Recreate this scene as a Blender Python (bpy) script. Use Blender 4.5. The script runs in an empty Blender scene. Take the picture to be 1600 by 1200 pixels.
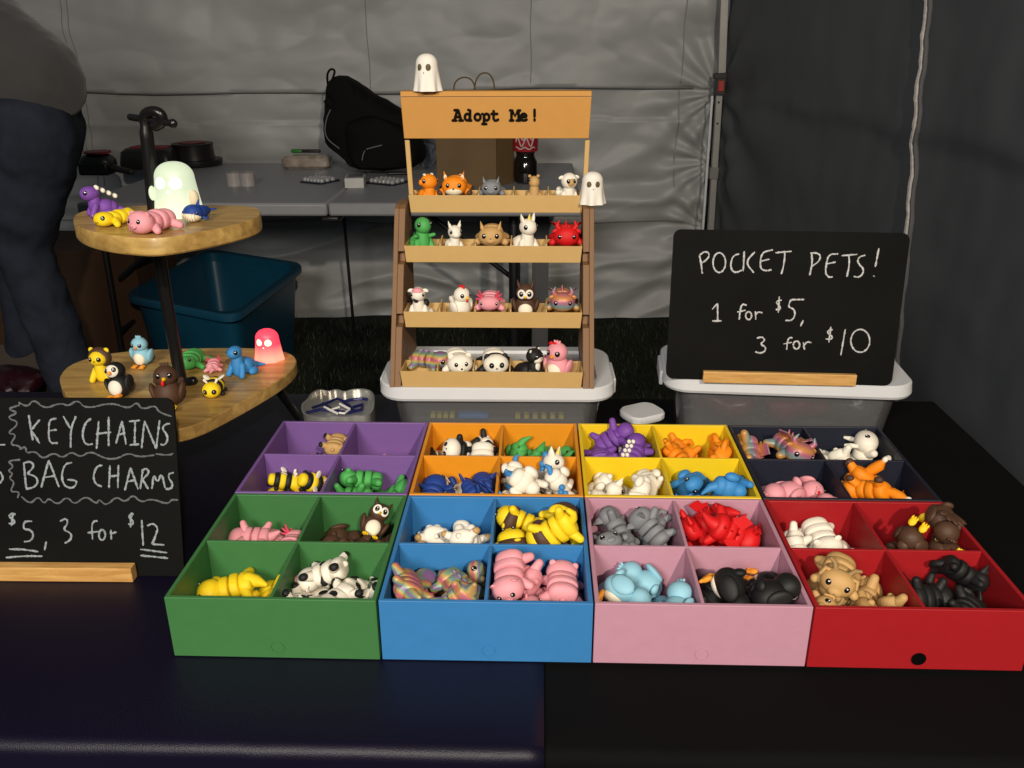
import bpy, bmesh, math, random
from mathutils import Vector, Matrix, Euler, Quaternion, noise
random.seed(7)
S = bpy.context.scene
COL = S.collection
PI = math.pi
# ------------------------------------------------------------------ camera
CAM = Vector((.3474, -.6602, .55)); PITCH, YAW, ROLL, FPX = .382, -.033, -.0044, 1350.0
FW = Vector((math.sin(YAW)*math.cos(PITCH), math.cos(YAW)*math.cos(PITCH), -math.sin(PITCH)))
R0 = Vector((math.cos(YAW), -math.sin(YAW), 0)); U0 = R0.cross(FW)
RT = R0*math.cos(ROLL)+U0*math.sin(ROLL); UP = -R0*math.sin(ROLL)+U0*math.cos(ROLL)
cd = bpy.data.cameras.new('camera'); cam = bpy.data.objects.new('camera', cd); COL.objects.link(cam)
m3 = Matrix((RT, UP, -FW)).transposed()
cam.matrix_world = Matrix.Translation(CAM) @ m3.to_4x4()
cd.sensor_width = 36; cd.lens = FPX/1600*36; cd.clip_start = .02; cd.clip_end = 100
S.camera = cam
# ------------------------------------------------------------------ world and lamps (night, inside a market tent)
W = bpy.data.worlds.new('World'); S.world = W; W.use_nodes = True
bg = W.node_tree.nodes['Background']; bg.inputs[0].default_value = (.80, .88, 1, 1); bg.inputs[1].default_value = .06
def lamp(name, loc, target, energy, size, color):
    l = bpy.data.lights.new(name, 'AREA'); l.shape = 'DISK'; l.size = size; l.energy = energy; l.color = color
    o = bpy.data.objects.new(name, l); COL.objects.link(o); o.location = loc
    o.rotation_euler = (Vector(target)-Vector(loc)).to_track_quat('-Z', 'Y').to_euler()
    return o
lamp('flood_lamp_right', (1.12, -2.4, 1.80), (.5, .6, .1), 72, .10, (1, .86, .68))
lamp('flood_lamp_left', (-.40, -2.1, 1.45), (1.0, 3.3, .0), 60, .8, (1, .95, .87))
S.view_settings.view_transform = 'Standard'; S.view_settings.look = 'None'
S.view_settings.exposure = 0; S.view_settings.gamma = 1
S.render.engine = 'CYCLES'
S.cycles.max_bounces = 8; S.cycles.transparent_max_bounces = 12

# ------------------------------------------------------------------ rays: a pixel of the 1600x1200 photo onto a real plane
def ray(px, py): return FW+RT*((px-800)/FPX)-UP*((py-600)/FPX)
def az(px, py, z):
    d = ray(px, py); return CAM+d*((z-CAM.z)/d.z)
def ay(px, py, y):
    d = ray(px, py); return CAM+d*((y-CAM.y)/d.y)
# ------------------------------------------------------------------ materials
def lin(h):
    h = h.lstrip('#'); o = []
    for i in (0, 2, 4):
        c = int(h[i:i+2], 16)/255; o.append(c/12.92 if c <= .04045 else ((c+.055)/1.055)**2.4)
    return (*o, 1)
MATS = {}
def mat(name, col, rough=.5, metal=0, spec=.5, var=.06, vscale=25, bump=.0, bscale=200, alpha=1, trans=0, emit=None, estr=0, sheen=0, coat=0, stretch=(1, 1, 1), obj=True, sss=0):
    if name in MATS: return MATS[name]
    m = bpy.data.materials.new(name); m.use_nodes = True; nt = m.node_tree; N = nt.nodes; L = nt.links
    b = N['Principled BSDF']; c = lin(col) if isinstance(col, str) else col
    b.inputs['Roughness'].default_value = rough; b.inputs['Metallic'].default_value = metal
    b.inputs['Specular IOR Level'].default_value = spec; b.inputs['Alpha'].default_value = alpha
    b.inputs['Transmission Weight'].default_value = trans; b.inputs['Sheen Weight'].default_value = sheen
    b.inputs['Coat Weight'].default_value = coat
    if sss:
        b.inputs['Subsurface Weight'].default_value = sss; b.inputs['Subsurface Radius'].default_value = (.004, .003, .002)
    tc = N.new('ShaderNodeTexCoord'); mp = N.new('ShaderNodeMapping'); mp.inputs['Scale'].default_value = stretch
    L.new(tc.outputs['Object'], mp.inputs[0])
    nz = N.new('ShaderNodeTexNoise'); nz.inputs['Scale'].default_value = vscale; nz.inputs['Detail'].default_value = 5
    L.new(mp.outputs[0], nz.inputs[0])
    mx = N.new('ShaderNodeMix'); mx.data_type = 'RGBA'
    mx.inputs['A'].default_value = tuple(min(1, x*(1-var*2)) for x in c[:3])+(1,)
    mx.inputs['B'].default_value = tuple(min(1, x*(1+var*2)) for x in c[:3])+(1,)
    L.new(nz.outputs[0], mx.inputs[0]); L.new(mx.outputs['Result'], b.inputs['Base Color'])
    if bump:
        n2 = N.new('ShaderNodeTexNoise'); n2.inputs['Scale'].default_value = bscale; n2.inputs['Detail'].default_value = 3
        L.new(mp.outputs[0], n2.inputs[0])
        bp = N.new('ShaderNodeBump'); bp.inputs['Strength'].default_value = bump; bp.inputs['Distance'].default_value = .001
        L.new(n2.outputs[0], bp.inputs['Height']); L.new(bp.outputs[0], b.inputs['Normal'])
    if emit:
        b.inputs['Emission Color'].default_value = lin(emit) if isinstance(emit, str) else emit
        b.inputs['Emission Strength'].default_value = estr
    MATS[name] = m; return m
def pla(name, col, **k):                      # printed plastic: matte with a faint layered grain
    if name in MATS: return MATS[name]
    m = mat(name, col, rough=k.pop('rough', .55), spec=.35, var=k.pop('var', .05), vscale=60, **k)
    N = m.node_tree.nodes; L = m.node_tree.links; b = N['Principled BSDF']; isbin = name.startswith('bin_')
    tc = N.new('ShaderNodeTexCoord'); wv = N.new('ShaderNodeTexWave'); wv.bands_direction = 'Z'; wv.inputs['Scale'].default_value = 150 if isbin else 300
    wv.inputs['Distortion'].default_value = .6; L.new(tc.outputs['Object'], wv.inputs[0])
    bp = N.new('ShaderNodeBump'); bp.inputs['Strength'].default_value = .16 if isbin else .35; bp.inputs['Distance'].default_value = .0003
    L.new(wv.outputs['Fac'], bp.inputs['Height']); L.new(bp.outputs[0], b.inputs['Normal'])
    return m
def rainbow(name, stops, freq, metal=.25):
    if name in MATS: return MATS[name]
    m = bpy.data.materials.new(name); m.use_nodes = True; N = m.node_tree.nodes; L = m.node_tree.links
    b = N['Principled BSDF']; b.inputs['Roughness'].default_value = .42; b.inputs['Metallic'].default_value = metal
    tc = N.new('ShaderNodeTexCoord'); sp = N.new('ShaderNodeSeparateXYZ'); L.new(tc.outputs['Object'], sp.inputs[0])
    ma = N.new('ShaderNodeMath'); ma.operation = 'MULTIPLY'; ma.inputs[1].default_value = freq; L.new(sp.outputs['Z'], ma.inputs[0])
    nz = N.new('ShaderNodeTexNoise'); nz.inputs['Scale'].default_value = 40; L.new(tc.outputs['Object'], nz.inputs[0])
    ad = N.new('ShaderNodeMath'); ad.operation = 'MULTIPLY_ADD'; ad.inputs[1].default_value = .12; L.new(nz.outputs[0], ad.inputs[0]); L.new(ma.outputs[0], ad.inputs[2])
    fr = N.new('ShaderNodeMath'); fr.operation = 'PINGPONG'; fr.inputs[1].default_value = 1; L.new(ad.outputs[0], fr.inputs[0])
    cr = N.new('ShaderNodeValToRGB'); L.new(fr.outputs[0], cr.inputs[0]); E = cr.color_ramp.elements
    for i, c in enumerate(stops):
        p = i/(len(stops)-1)
        e = E[0] if i == 0 else (E[len(E)-1] if i == len(stops)-1 else E.new(p)); e.position = p; e.color = lin(c)
    L.new(cr.outputs[0], b.inputs['Base Color']); MATS[name] = m; return m
def wood(name, c1, c2, axis=(1, 14, 14), scale=9):
    if name in MATS: return MATS[name]
    m = bpy.data.materials.new(name); m.use_nodes = True; N = m.node_tree.nodes; L = m.node_tree.links
    b = N['Principled BSDF']; b.inputs['Roughness'].default_value = .42; b.inputs['Coat Weight'].default_value = .15
    tc = N.new('ShaderNodeTexCoord'); mp = N.new('ShaderNodeMapping'); mp.inputs['Scale'].default_value = axis; L.new(tc.outputs['Object'], mp.inputs[0])
    n1 = N.new('ShaderNodeTexNoise'); n1.inputs['Scale'].default_value = scale; n1.inputs['Detail'].default_value = 8; n1.inputs['Distortion'].default_value = .25
    n2 = N.new('ShaderNodeTexNoise'); n2.inputs['Scale'].default_value = scale*9; n2.inputs['Detail'].default_value = 3
    L.new(mp.outputs[0], n1.inputs[0]); L.new(mp.outputs[0], n2.inputs[0])
    ma = N.new('ShaderNodeMath'); ma.operation = 'MULTIPLY_ADD'; ma.inputs[1].default_value = .3; L.new(n2.outputs[0], ma.inputs[0]); L.new(n1.outputs[0], ma.inputs[2])
    cr = N.new('ShaderNodeValToRGB'); L.new(ma.outputs[0], cr.inputs[0]); E = cr.color_ramp.elements
    E[0].position = .45; E[0].color = lin(c1); E[1].position = .85; E[1].color = lin(c2); L.new(cr.outputs[0], b.inputs['Base Color'])
    bp = N.new('ShaderNodeBump'); bp.inputs['Strength'].default_value = .15; bp.inputs['Distance'].default_value = .0005; L.new(ma.outputs[0], bp.inputs['Height']); L.new(bp.outputs[0], b.inputs['Normal'])
    MATS[name] = m; return m
# ------------------------------------------------------------------ mesh helpers
def link(name, me, parent=None):
    o = bpy.data.objects.new(name, me); COL.objects.link(o)
    if parent: o.parent = parent
    return o
def done(name, bm, m, parent=None, smooth=True, bevel=0, angle=40):
    bmesh.ops.recalc_face_normals(bm, faces=bm.faces[:])
    me = bpy.data.meshes.new(name); bm.to_mesh(me); bm.free()
    if m is not None: me.materials.append(m)
    if smooth:
        me.polygons.foreach_set('use_smooth', [True]*len(me.polygons))
        me.set_sharp_from_angle(angle=math.radians(angle))
    o = link(name, me, parent)
    if bevel:
        b = o.modifiers.new('bevel', 'BEVEL'); b.width = bevel; b.segments = 2; b.limit_method = 'ANGLE'; b.harden_normals = False
    return o
def thing(name, label, cat, loc=(0, 0, 0), rz=0, group=None):
    o = bpy.data.objects.new(name, None); COL.objects.link(o); o.location = loc; o.rotation_euler = (0, 0, rz)
    o.empty_display_size = .02; o['label'] = label; o['category'] = cat
    if group: o['group'] = group
    return o
def tag(o, label, cat, group=None):
    o['label'] = label; o['category'] = cat
    if group: o['group'] = group
    return o
def kind(o, k): o['kind'] = k; return o
def box(bm, a, b, M=None):
    vs = [bm.verts.new((x, y, z)) for x in (a[0], b[0]) for y in (a[1], b[1]) for z in (a[2], b[2])]
    for f in ((0, 1, 3, 2), (4, 6, 7, 5), (0, 4, 5, 1), (2, 3, 7, 6), (0, 2, 6, 4), (1, 5, 7, 3)): bm.faces.new([vs[i] for i in f])
    if M is not None: bmesh.ops.transform(bm, matrix=M, verts=vs)
    return vs
def spw(v, e): return math.copysign(abs(v)**e, v)
def ell(bm, c, r, rot=None, seg=18, rings=10, e=(1, 1), f=None):
    """superellipsoid, poles along local y; e=(profile along y, cross-section)"""
    R = Euler(rot).to_matrix() if rot else Matrix.Identity(3); c = Vector(c); V = []
    for i in range(rings+1):
        t = -PI/2+PI*i/rings; row = []
        cy, sy = spw(math.cos(t), e[0]), spw(math.sin(t), e[0])
        for j in range(seg if 0 < i < rings else 1):
            a = 2*PI*j/seg
            p = Vector((r[0]*cy*spw(math.cos(a), e[1]), r[1]*sy, r[2]*cy*spw(math.sin(a), e[1]))) if 0 < i < rings else Vector((0, r[1]*sy, 0))
            if f: p = f(p)
            row.append(bm.verts.new(c+R@p))
        V.append(row)
    for i in range(rings):
        A, B = V[i], V[i+1]
        for j in range(seg):
            k = (j+1) % seg
            if len(A) == 1: bm.faces.new((A[0], B[k], B[j]))
            elif len(B) == 1: bm.faces.new((A[j], A[k], B[0]))
            else: bm.faces.new((A[j], A[k], B[k], B[j]))
def tube(bm, pts, rad, seg=10, flat=1, cap=True, round_ends=True):
    """swept tube along pts with radius (number or list); rounded ends"""
    P = [Vector(p) for p in pts]; n = len(P)
    R = [rad]*n if not hasattr(rad, '__len__') else list(rad)
    if round_ends:
        d0 = (P[0]-P[1]).normalized(); d1 = (P[-1]-P[-2]).normalized()
        a, b = [], []
        for k in (.94, .72, .38): a.append((P[0]+d0*R[0]*k, R[0]*math.sqrt(1-k*k)))
        for k in (.38, .72, .94): b.append((P[-1]+d1*R[-1]*k, R[-1]*math.sqrt(1-k*k)))
        P = [x[0] for x in a]+P+[x[0] for x in b]; R = [x[1] for x in a]+R+[x[1] for x in b]; n = len(P)
    ref = None; rings = []
    for i in range(n):
        t = (P[min(i+1, n-1)]-P[max(i-1, 0)]).normalized()
        if ref is None:
            ref = Vector((0, 0, 1)) if abs(t.z) < .9 else Vector((1, 0, 0))
        u = (ref-t*ref.dot(t)).normalized(); v = t.cross(u); ref = u
        rings.append([bm.verts.new(P[i]+(u*math.cos(2*PI*j/seg)*flat+v*math.sin(2*PI*j/seg))*R[i]) for j in range(seg)])
    for A, B in zip(rings, rings[1:]):
        for j in range(seg): bm.faces.new((A[j], A[(j+1) % seg], B[(j+1) % seg], B[j]))
    if cap:
        bm.faces.new(rings[0][::-1]); bm.faces.new(rings[-1])
def lathe(bm, prof, c=(0, 0, 0), seg=32, close=True, f=None):
    rows = []
    for r, z in prof:
        row = []
        for j in range(seg):
            a = 2*PI*j/seg; p = Vector((r*math.cos(a), r*math.sin(a), z))
            if f: p = f(p, a)
            row.append(bm.verts.new(p+Vector(c)))
        rows.append(row)
    for A, B in zip(rows, rows[1:]):
        for j in range(seg): bm.faces.new((A[j], A[(j+1) % seg], B[(j+1) % seg], B[j]))
    if close: bm.faces.new(rows[0][::-1]); bm.faces.new(rows[-1])
def prism(bm, pts, off):
    """polygon (3-D points) extruded by vector off"""
    off = Vector(off); a = [bm.verts.new(p) for p in pts]; b = [bm.verts.new(Vector(p)+off) for p in pts]; n = len(a)
    bm.faces.new(a); bm.faces.new(b[::-1])
    for i in range(n): bm.faces.new((a[i], a[(i+1) % n], b[(i+1) % n], b[i]))
def smooth_poly(P, it=2):
    for _ in range(it):
        Q = []
        for i in range(len(P)):
            a, b = Vector(P[i]), Vector(P[(i+1) % len(P)]); Q += [a*.75+b*.25, a*.25+b*.75]
        P = Q
    return P
def smooth_line(P, it=2):
    P = [Vector(p) for p in P]
    for _ in range(it):
        if len(P) < 3: break
        Q = [P[0]]
        for a, b in zip(P, P[1:]): Q += [a*.75+b*.25, a*.25+b*.75]
        P = Q+[P[-1]]
    return P
def rrect(w, d, r, n=6, z=0, cx=0, cy=0):
    out = []
    for sx, sy, a0 in ((1, 1, 0), (-1, 1, 90), (-1, -1, 180), (1, -1, 270)):
        for k in range(n+1):
            a = math.radians(a0+90*k/n); out.append(Vector((cx+sx*(w/2-r)+r*math.cos(a), cy+sy*(d/2-r)+r*math.sin(a), z)))
    return out
def loft(bm, loops, capb=True, capt=True):
    L = [[bm.verts.new(p) for p in l] for l in loops]; n = len(L[0])
    for A, B in zip(L, L[1:]):
        for j in range(n): bm.faces.new((A[j], A[(j+1) % n], B[(j+1) % n], B[j]))
    if capb: bm.faces.new(L[0][::-1])
    if capt: bm.faces.new(L[-1])
def grid(bm, nu, nv, f):
    V = [[bm.verts.new(f(i/nu, j/nv)) for j in range(nv+1)] for i in range(nu+1)]
    for i in range(nu):
        for j in range(nv): bm.faces.new((V[i][j], V[i+1][j], V[i+1][j+1], V[i][j+1]))

# ================================================================== SETTING
GZ = -.825
m_ground = mat('dark_turf', (.008, .010, .004, 1), rough=.9, var=.3, vscale=20, bump=.8, bscale=60)
bm = bmesh.new(); grid(bm, 8, 8, lambda u, v: Vector((-40+80*u, -40+80*v, GZ)))
kind(done('ground', bm, m_ground, smooth=False), 'structure')
# grass blades where the ground shows behind the table
rnd = random.Random(3); V, F = [], []
for k in range(26000):
    x = rnd.uniform(-1.0, 1.2); y = rnd.uniform(.75, 3.62); h = rnd.uniform(.015, .042); a = rnd.uniform(0, PI); w = .0022
    dx, dy = math.cos(a)*w, math.sin(a)*w; lx, ly = rnd.uniform(-.015, .015), rnd.uniform(-.015, .015); i = len(V)
    V += [(x-dx, y-dy, GZ), (x+dx, y+dy, GZ), (x+lx, y+ly, GZ+h)]; F.append((i, i+1, i+2))
me = bpy.data.meshes.new('grass'); me.from_pydata(V, [], F); me.materials.append(mat('grass_blade', (.013, .018, .005, 1), rough=.6, var=.4, vscale=6))
kind(link('grass', me), 'stuff')

# ---- tent back wall: coated cloth with folds
m_wall = mat('tent_cloth', (.40, .41, .41, 1), rough=.46, spec=.6, var=.08, vscale=1.6, bump=.30, bscale=420)
m_wall.node_tree.nodes['Bump'].inputs['Distance'].default_value = .002
m_side = mat('tent_side_cloth', (.098, .106, .116, 1), rough=.62, spec=.35, var=.10, vscale=1.6, bump=.3, bscale=50)
m_seam = mat('seam_thread', (.27, .27, .27, 1), rough=.7)
m_hemshade = mat('hem_shade', (.20, .20, .198, 1), rough=.7)  # hem tone darkened to paint in the shade under the overhang
XC, YC = 1.165, 3.62
def ridge(v): return 1-abs(v)
def wall_off(x, z):
    n = noise.noise; d = 0
    d += .045*n(Vector((x*.7, z*.9, 1.3)))
    d += .024*n(Vector((x*1.5+z*.8, z*5.5, 4.1)))                         # horizontal slack folds
    low = max(0, min(1, (.25-z)/.5)); d += low*.10*abs(n(Vector((x*.7, z*5.5+n(Vector((x*1.3, 0, 0)))*1.2, 9.7))))+low*.030*n(Vector((x*1.1, z*13, 3.1)))
    d += .007*ridge(n(Vector((x*2.1+z*1.9, z*3.4-x*1.2, 2.2)))*3)+.006*ridge(n(Vector((x*3.1-z*2.9, z*4.6+x*1.6, 8.2)))*4)          # creases
    d += .0035*n(Vector((x*11, z*18, 7.7)))
    near = math.exp(-((x-XC)/.35)**2)                                     # gathers at the corner leg
    for zc in (.30, -.02, -.35):
        r = math.hypot(x-XC, z-zc)+.05; ang = math.atan2(z-zc, XC-x+.02); d += near*.026*math.sin(ang*13)*math.exp(-r*2.6)
    return d
seamz = lambda x: .318+.012*math.sin(x*1.7)+.006*math.sin(x*5.1)
def back_f(u, v):
    x = -3.4+(XC+3.4)*u; z = GZ+.02+(2.25)*v
    y = YC+wall_off(x, z)
    s = z-seamz(x)
    if s > 0: y -= .010*math.exp(-s*10)                                    # upper curtain hangs over the lower one
    if -.14 < s < 0: y += .012
    return Vector((x, y, z))
tw = thing('tent_wall', 'grey cloth back wall of the tent with loose horizontal folds', 'tent wall', (-1, YC, GZ))
tw.location = (0, 0, 0)
bm = bmesh.new(); grid(bm, 330, 220, back_f); done('cloth_panel', bm, m_wall, tw, angle=180)
for xs in (-1.86, -1.83, -.455, .30, 1.0):
    bm = bmesh.new(); tube(bm, [back_f((xs+.0025*math.sin(k*.8)+3.4)/(XC+3.4), k/60)+Vector((0, -.004, 0)) for k in range(18, 61)], .0028, seg=6, flat=.5)
    done('seam', bm, m_seam, tw)
bm = bmesh.new(); tube(bm, [Vector((x, YC+wall_off(x, seamz(x))-.013, seamz(x))) for x in [-3.3+k*.04 for k in range(110)]], .0045, seg=6, flat=.6); done('hem', bm, m_hemshade, tw)
zz = lambda x: -.31+.006*math.sin(x*2.3)
bm = bmesh.new(); tube(bm, [Vector((x, YC+wall_off(x, zz(x))-.008, zz(x))) for x in [-3.3+k*.04 for k in range(110)]], .004, seg=6, flat=.6); done('hem', bm, m_hemshade, tw)

# ---- tent side wall running towards the camera on the right
def side_x(y, z):
    n = noise.noise
    t = (YC-y)/3.0
    x = XC+.015+.20*math.sin(min(1, t*1.15)*PI*.5)+.03*t
    x += .035*n(Vector((y*1.1, z*1.0, 3.3)))+.008*n(Vector((y*3.1+z*2, z*3.5-y, 5.0)))+.003*n(Vector((y*9, z*9, 2)))
    r = math.hypot(y-YC, z-.30); ang = math.atan2(z-.30, YC-y+.02); x += .018*math.sin(ang*9+.5)*math.exp(-r*1.1)*min(1, r*4)
    r = math.hypot(y-YC, z+.05); ang = math.atan2(z+.05, YC-y+.02); x += .012*math.sin(ang*9)*math.exp(-r*1.6)*min(1, r*4)
    s = z-(.285+.008*math.sin(y*9)); x += .014/(1+math.exp(max(-40, min(40, s*90))))
    return x
sw = thing('tent_side_wall', 'dark grey right side wall of the tent with white zip edging', 'tent wall', (0, 0, 0))
bm = bmesh.new(); grid(bm, 240, 150, lambda u, v: Vector((side_x(YC-4.9*u, GZ+.01+2.2*v), YC-4.9*u, GZ+.01+2.2*v)))
done('cloth_panel', bm, m_side, sw, angle=180)
def on_side(px, py):
    x = 1.3
    for _ in range(8):
        d = ray(px, py); p = CAM+d*((x-CAM.x)/d.x); x = side_x(p.y, p.z)
    return p
ZP = [(1456, -40), (1452, 0), (1449, 40), (1446, 80), (1440, 120), (1437, 160), (1434, 195), (1430, 215), (1431, 235), (1429, 280), (1425, 320), (1421, 360), (1418, 400), (1412, 450), (1407, 500), (1404, 540), (1402, 580), (1400, 640)]
zpts = [on_side(px+random.uniform(-.8, .8), py) for px, py in smooth_line([(a, b, 0) for a, b in ZP], 2) for (px, py) in [(px, py)]] if False else [on_side(p.x+random.uniform(-.3, .3)+1.2*math.sin(p.y/13)+.3*math.sin(p.y/5.3), p.y) for p in smooth_line([(a, b, 0) for a, b in ZP], 2)]
for dy, nm, r, mm in ((.0, 'zip_edging', .0085, mat('zip_fluff', (.50, .46, .44, 1), rough=.85, var=.25, vscale=120, bump=1, bscale=400)), (.010, 'zip_flap', .007, mat('zip_flap_grey', (.10, .10, .105, 1), rough=.8)), (-.010, 'zip_flap', .007, MATS.get('zip_flap_grey'))):  # flaps in an even dark grey on both sides of the edging
    bm = bmesh.new(); tube(bm, [p+Vector((-.006 if nm == 'zip_edging' else -.002, dy, 0)) for p in zpts], [r*random.uniform(.85, 1.15) for _ in zpts], seg=8)
    done(nm, bm, mm or MATS['zip_flap_grey'], sw)

# ---- tent leg with clamp
m_alu = mat('pole_paint', (.34, .33, .31, 1), rough=.4, metal=.25, var=.05)
m_blk = mat('black_plastic', (.012, .012, .012, 1), rough=.4)
m_whi = mat('white_strip', (.68, .70, .72, 1), rough=.5)
yl = 3.50
tl = thing('tent_leg', 'grey metal corner leg of the tent with red height button', 'tent leg', (0, 0, 0))
def barpx(bm, p0, p1, w, y, d=.03):
    a, b = ay(*p0, y), ay(*p1, y); t = (b-a).normalized(); s = Vector((1, 0, 0)); s = (s-t*s.dot(t)).normalized()
    prism(bm, [a-s*w/2, a+s*w/2, b+s*w/2, b-s*w/2], (0, d, 0))
bm = bmesh.new(); barpx(bm, (1134, -40), (1127, 150), .034, yl); done('upper_tube', bm, m_alu, tl, bevel=.002, smooth=False)
bm = bmesh.new(); barpx(bm, (1125, 140), (1098, 560), .028, yl+.004); done('lower_tube', bm, m_alu, tl, bevel=.002, smooth=False)
bm = bmesh.new(); barpx(bm, (1113, 150), (1094, 420), .010, yl-.002, .01); done('light_strip', bm, m_whi, tl, smooth=False)
bm = bmesh.new(); barpx(bm, (1128, 114), (1128, 123), .066, yl-.012, .05); barpx(bm, (1128, 119), (1125, 149), .046, yl-.010, .05); done('clamp', bm, m_blk, tl, bevel=.003, smooth=False)
bm = bmesh.new(); barpx(bm, (1127.5, 126), (1126.5, 143), .026, yl-.016, .01); done('button', bm, mat('red_button', (.42, .02, .015, 1), rough=.4), tl, bevel=.002, smooth=False)
bm = bmesh.new(); barpx(bm, (1117, 262), (1115, 280), .040, yl-.004, .04); done('collar', bm, mat('collar_grey', (.20, .195, .19, 1), rough=.5), tl, bevel=.002, smooth=False)
for q in ((1123, 160), (1121, 193)):
    bm = bmesh.new(); ell(bm, ay(*q, yl+.003), (.005, .003, .005)); done('pin_hole', bm, m_blk, tl)

# ================================================================== BACK TABLE
m_tabw = mat('table_plastic', (.29, .295, .31, 1), rough=.45, var=.04, bump=.3, bscale=300)
m_steel = mat('dark_steel', (.02, .02, .022, 1), rough=.4, metal=.4)
bt = thing('folding_table', 'white plastic folding table standing in front of the back tent wall', 'table', (0, 0, 0))
for a, b in ((-1.33, -.417), (-.413, .50)):
    bm = bmesh.new(); box(bm, (a, 2.43, -.048), (b, 3.50, 0)); done('tabletop', bm, m_tabw, bt, bevel=.010, angle=30)
for px in (166, 803):
    bm = bmesh.new(); p = ay(px, 400, 2.62); r = .011 if px < 500 else .020
    tube(bm, [(p.x, 2.62, -.05), (p.x, 2.60, GZ+.01)], r); tube(bm, [(p.x, 3.0, -.05), (p.x, 3.02, GZ+.01)], r*.8); tube(bm, [(p.x, 2.61, -.55), (p.x, 3.01, -.55)], .009)
    done('leg', bm, m_steel, bt)
    bm = bmesh.new(); s = 1 if px < 500 else -1; tube(bm, [(p.x, 2.7, -.35), (p.x+s*.38, 2.7, -.055)], .010); done('brace', bm, m_steel, bt)
bm = bmesh.new(); box(bm, (-.45, 2.45, -.075), (-.38, 2.60, -.049)); done('hinge', bm, m_blk, bt, bevel=.01)
bm = bmesh.new(); p = ay(546, 400, 3.2); tube(bm, [(p.x, 3.14, -.05), (p.x+.005, 3.16, GZ)], .007); done('cross_leg', bm, m_steel, bt)
bm = bmesh.new(); p = ay(844, 460, 2.95); box(bm, (p.x-.035, 2.93, GZ+.01), (p.x+.035, 2.95, -.05)); done('leg_shadow', bm, mat('leg_shade_grey', (.10, .10, .105, 1), rough=.6), bt, smooth=False)  # flat grey sheet standing in for the shadow right of the leg

TZ = .0005
# spools and tape gun
m_red = mat('dark_red', (.22, .012, .02, 1), rough=.45); m_card = mat('cardboard', (.20, .13, .06, 1), rough=.8, var=.1)
t = tag(thing('filament_spool', '', '', az(305, 258, 0)), 'black spool with red core lying flat behind the glowing ghost', 'spool')
bm = bmesh.new(); lathe(bm, [(.02, 0), (.12, 0), (.125, .01), (.125, .028), (.095, .03), (.09, .085), (.094, .10), (.03, .102), (.02, .08)], seg=40); done('spool_body', bm, m_blk, t)
bm = bmesh.new(); lathe(bm, [(.028, .1025), (.06, .1035), (.06, .105), (.028, .106)], seg=32); done('core_label', bm, m_red, t)
t = thing('equipment_case', 'black soft case with dark red lid left of the black spool', 'case', az(240, 262, 0), -.08)
bm = bmesh.new(); loft(bm, [rrect(.24, .16, .03, z=0), rrect(.25, .17, .03, z=.02), rrect(.235, .15, .03, z=.075), rrect(.20, .12, .03, z=.090)]); done('case_body', bm, m_blk, t, angle=50)
bm = bmesh.new(); loft(bm, [rrect(.17, .10, .02, z=.0905), rrect(.165, .095, .02, z=.096)]); done('case_lid', bm, m_red, t)
t = thing('tape_gun', 'black handheld tape gun with dark red side on white table', 'tape gun', az(160, 272, 0))
bm = bmesh.new(); ell(bm, (-.01, .0, .045), (.075, .05, .045), e=(.6, .8)); box(bm, (-.08, -.05, .0), (.05, .03, .055)); done('housing', bm, m_blk, t, bevel=.008)
bm = bmesh.new(); tube(bm, [(.05, -.02, .035), (.11, -.05, .025), (.165, -.075, .02)], [.018, .014, .012]); done('handle', bm, m_blk, t)
bm = bmesh.new(); lathe(bm, [(.01, .09), (.055, .09), (.055, .098), (.01, .098)], c=(-.005, 0, 0), seg=24); done('tape_reel', bm, m_red, t)
t = thing('cardboard_box', 'small open tan cardboard box between tape gun and black spool', 'box', az(195, 246, 0), .25)
bm = bmesh.new(); box(bm, (-.07, -.04, 0), (.06, .08, .055)); prism(bm, [(-.07, .08, .056), (.06, .08, .056), (.065, .13, .085), (-.075, .13, .085)], (0, 0, .003)); done('carton', bm, m_card, t, smooth=False)
m_tape = mat('clear_tape', (.42, .39, .38, 1), rough=.15, alpha=.85, var=.1)
for i, (px, w) in enumerate(((367, 'left'), (388, 'right'))):
    t = thing('tape_roll', f'clear packing tape roll standing on white table, {w} one of the pair', 'tape', az(px, 290, 0), 0, 'clear tape rolls')
    bm = bmesh.new(); lathe(bm, [(.022, 0), (.030, 0), (.030, .052), (.022, .052), (.022, 0)], seg=32, close=False); done('tape', bm, m_tape, t)
    bm = bmesh.new(); lathe(bm, [(.018, .001), (.0215, .001), (.0215, .051), (.018, .051), (.018, .001)], seg=32, close=False); done('core', bm, mat('card_core', (.25, .2, .16, 1), rough=.8), t)
# shrink-wrapped pack
def puff(bm, w, d, h, rr, k=.012):
    loft(bm, [rrect(w-2*k, d-2*k, rr, z=0), rrect(w, d, rr, z=k), rrect(w, d, rr, z=h-k), rrect(w-2*k, d-2*k, rr, z=h)])
t = thing('wrapped_pack', 'shiny beige shrink wrapped pack lying left of the backpack', 'package', az(481, 262, 0), .05)
bm = bmesh.new(); puff(bm, .215, .11, .058, .02); done('wrap', bm, mat('shrink_wrap', (.30, .25, .20, 1), rough=.2, var=.4, vscale=30, bump=1, bscale=80, coat=.6), t)
t = thing('marker_pen', 'black marker pen with green cap on the beige pack', 'pen', ay(478, 236, az(481, 262, 0).y+.02))
bm = bmesh.new(); tube(bm, [(-.02, 0, 0), (.06, 0, 0)], .008); done('barrel', bm, m_blk, t)
bm = bmesh.new(); tube(bm, [(-.06, 0, 0), (-.022, 0, 0)], .009); done('cap', bm, mat('green_cap', (.03, .18, .02, 1), rough=.4), t)
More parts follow.
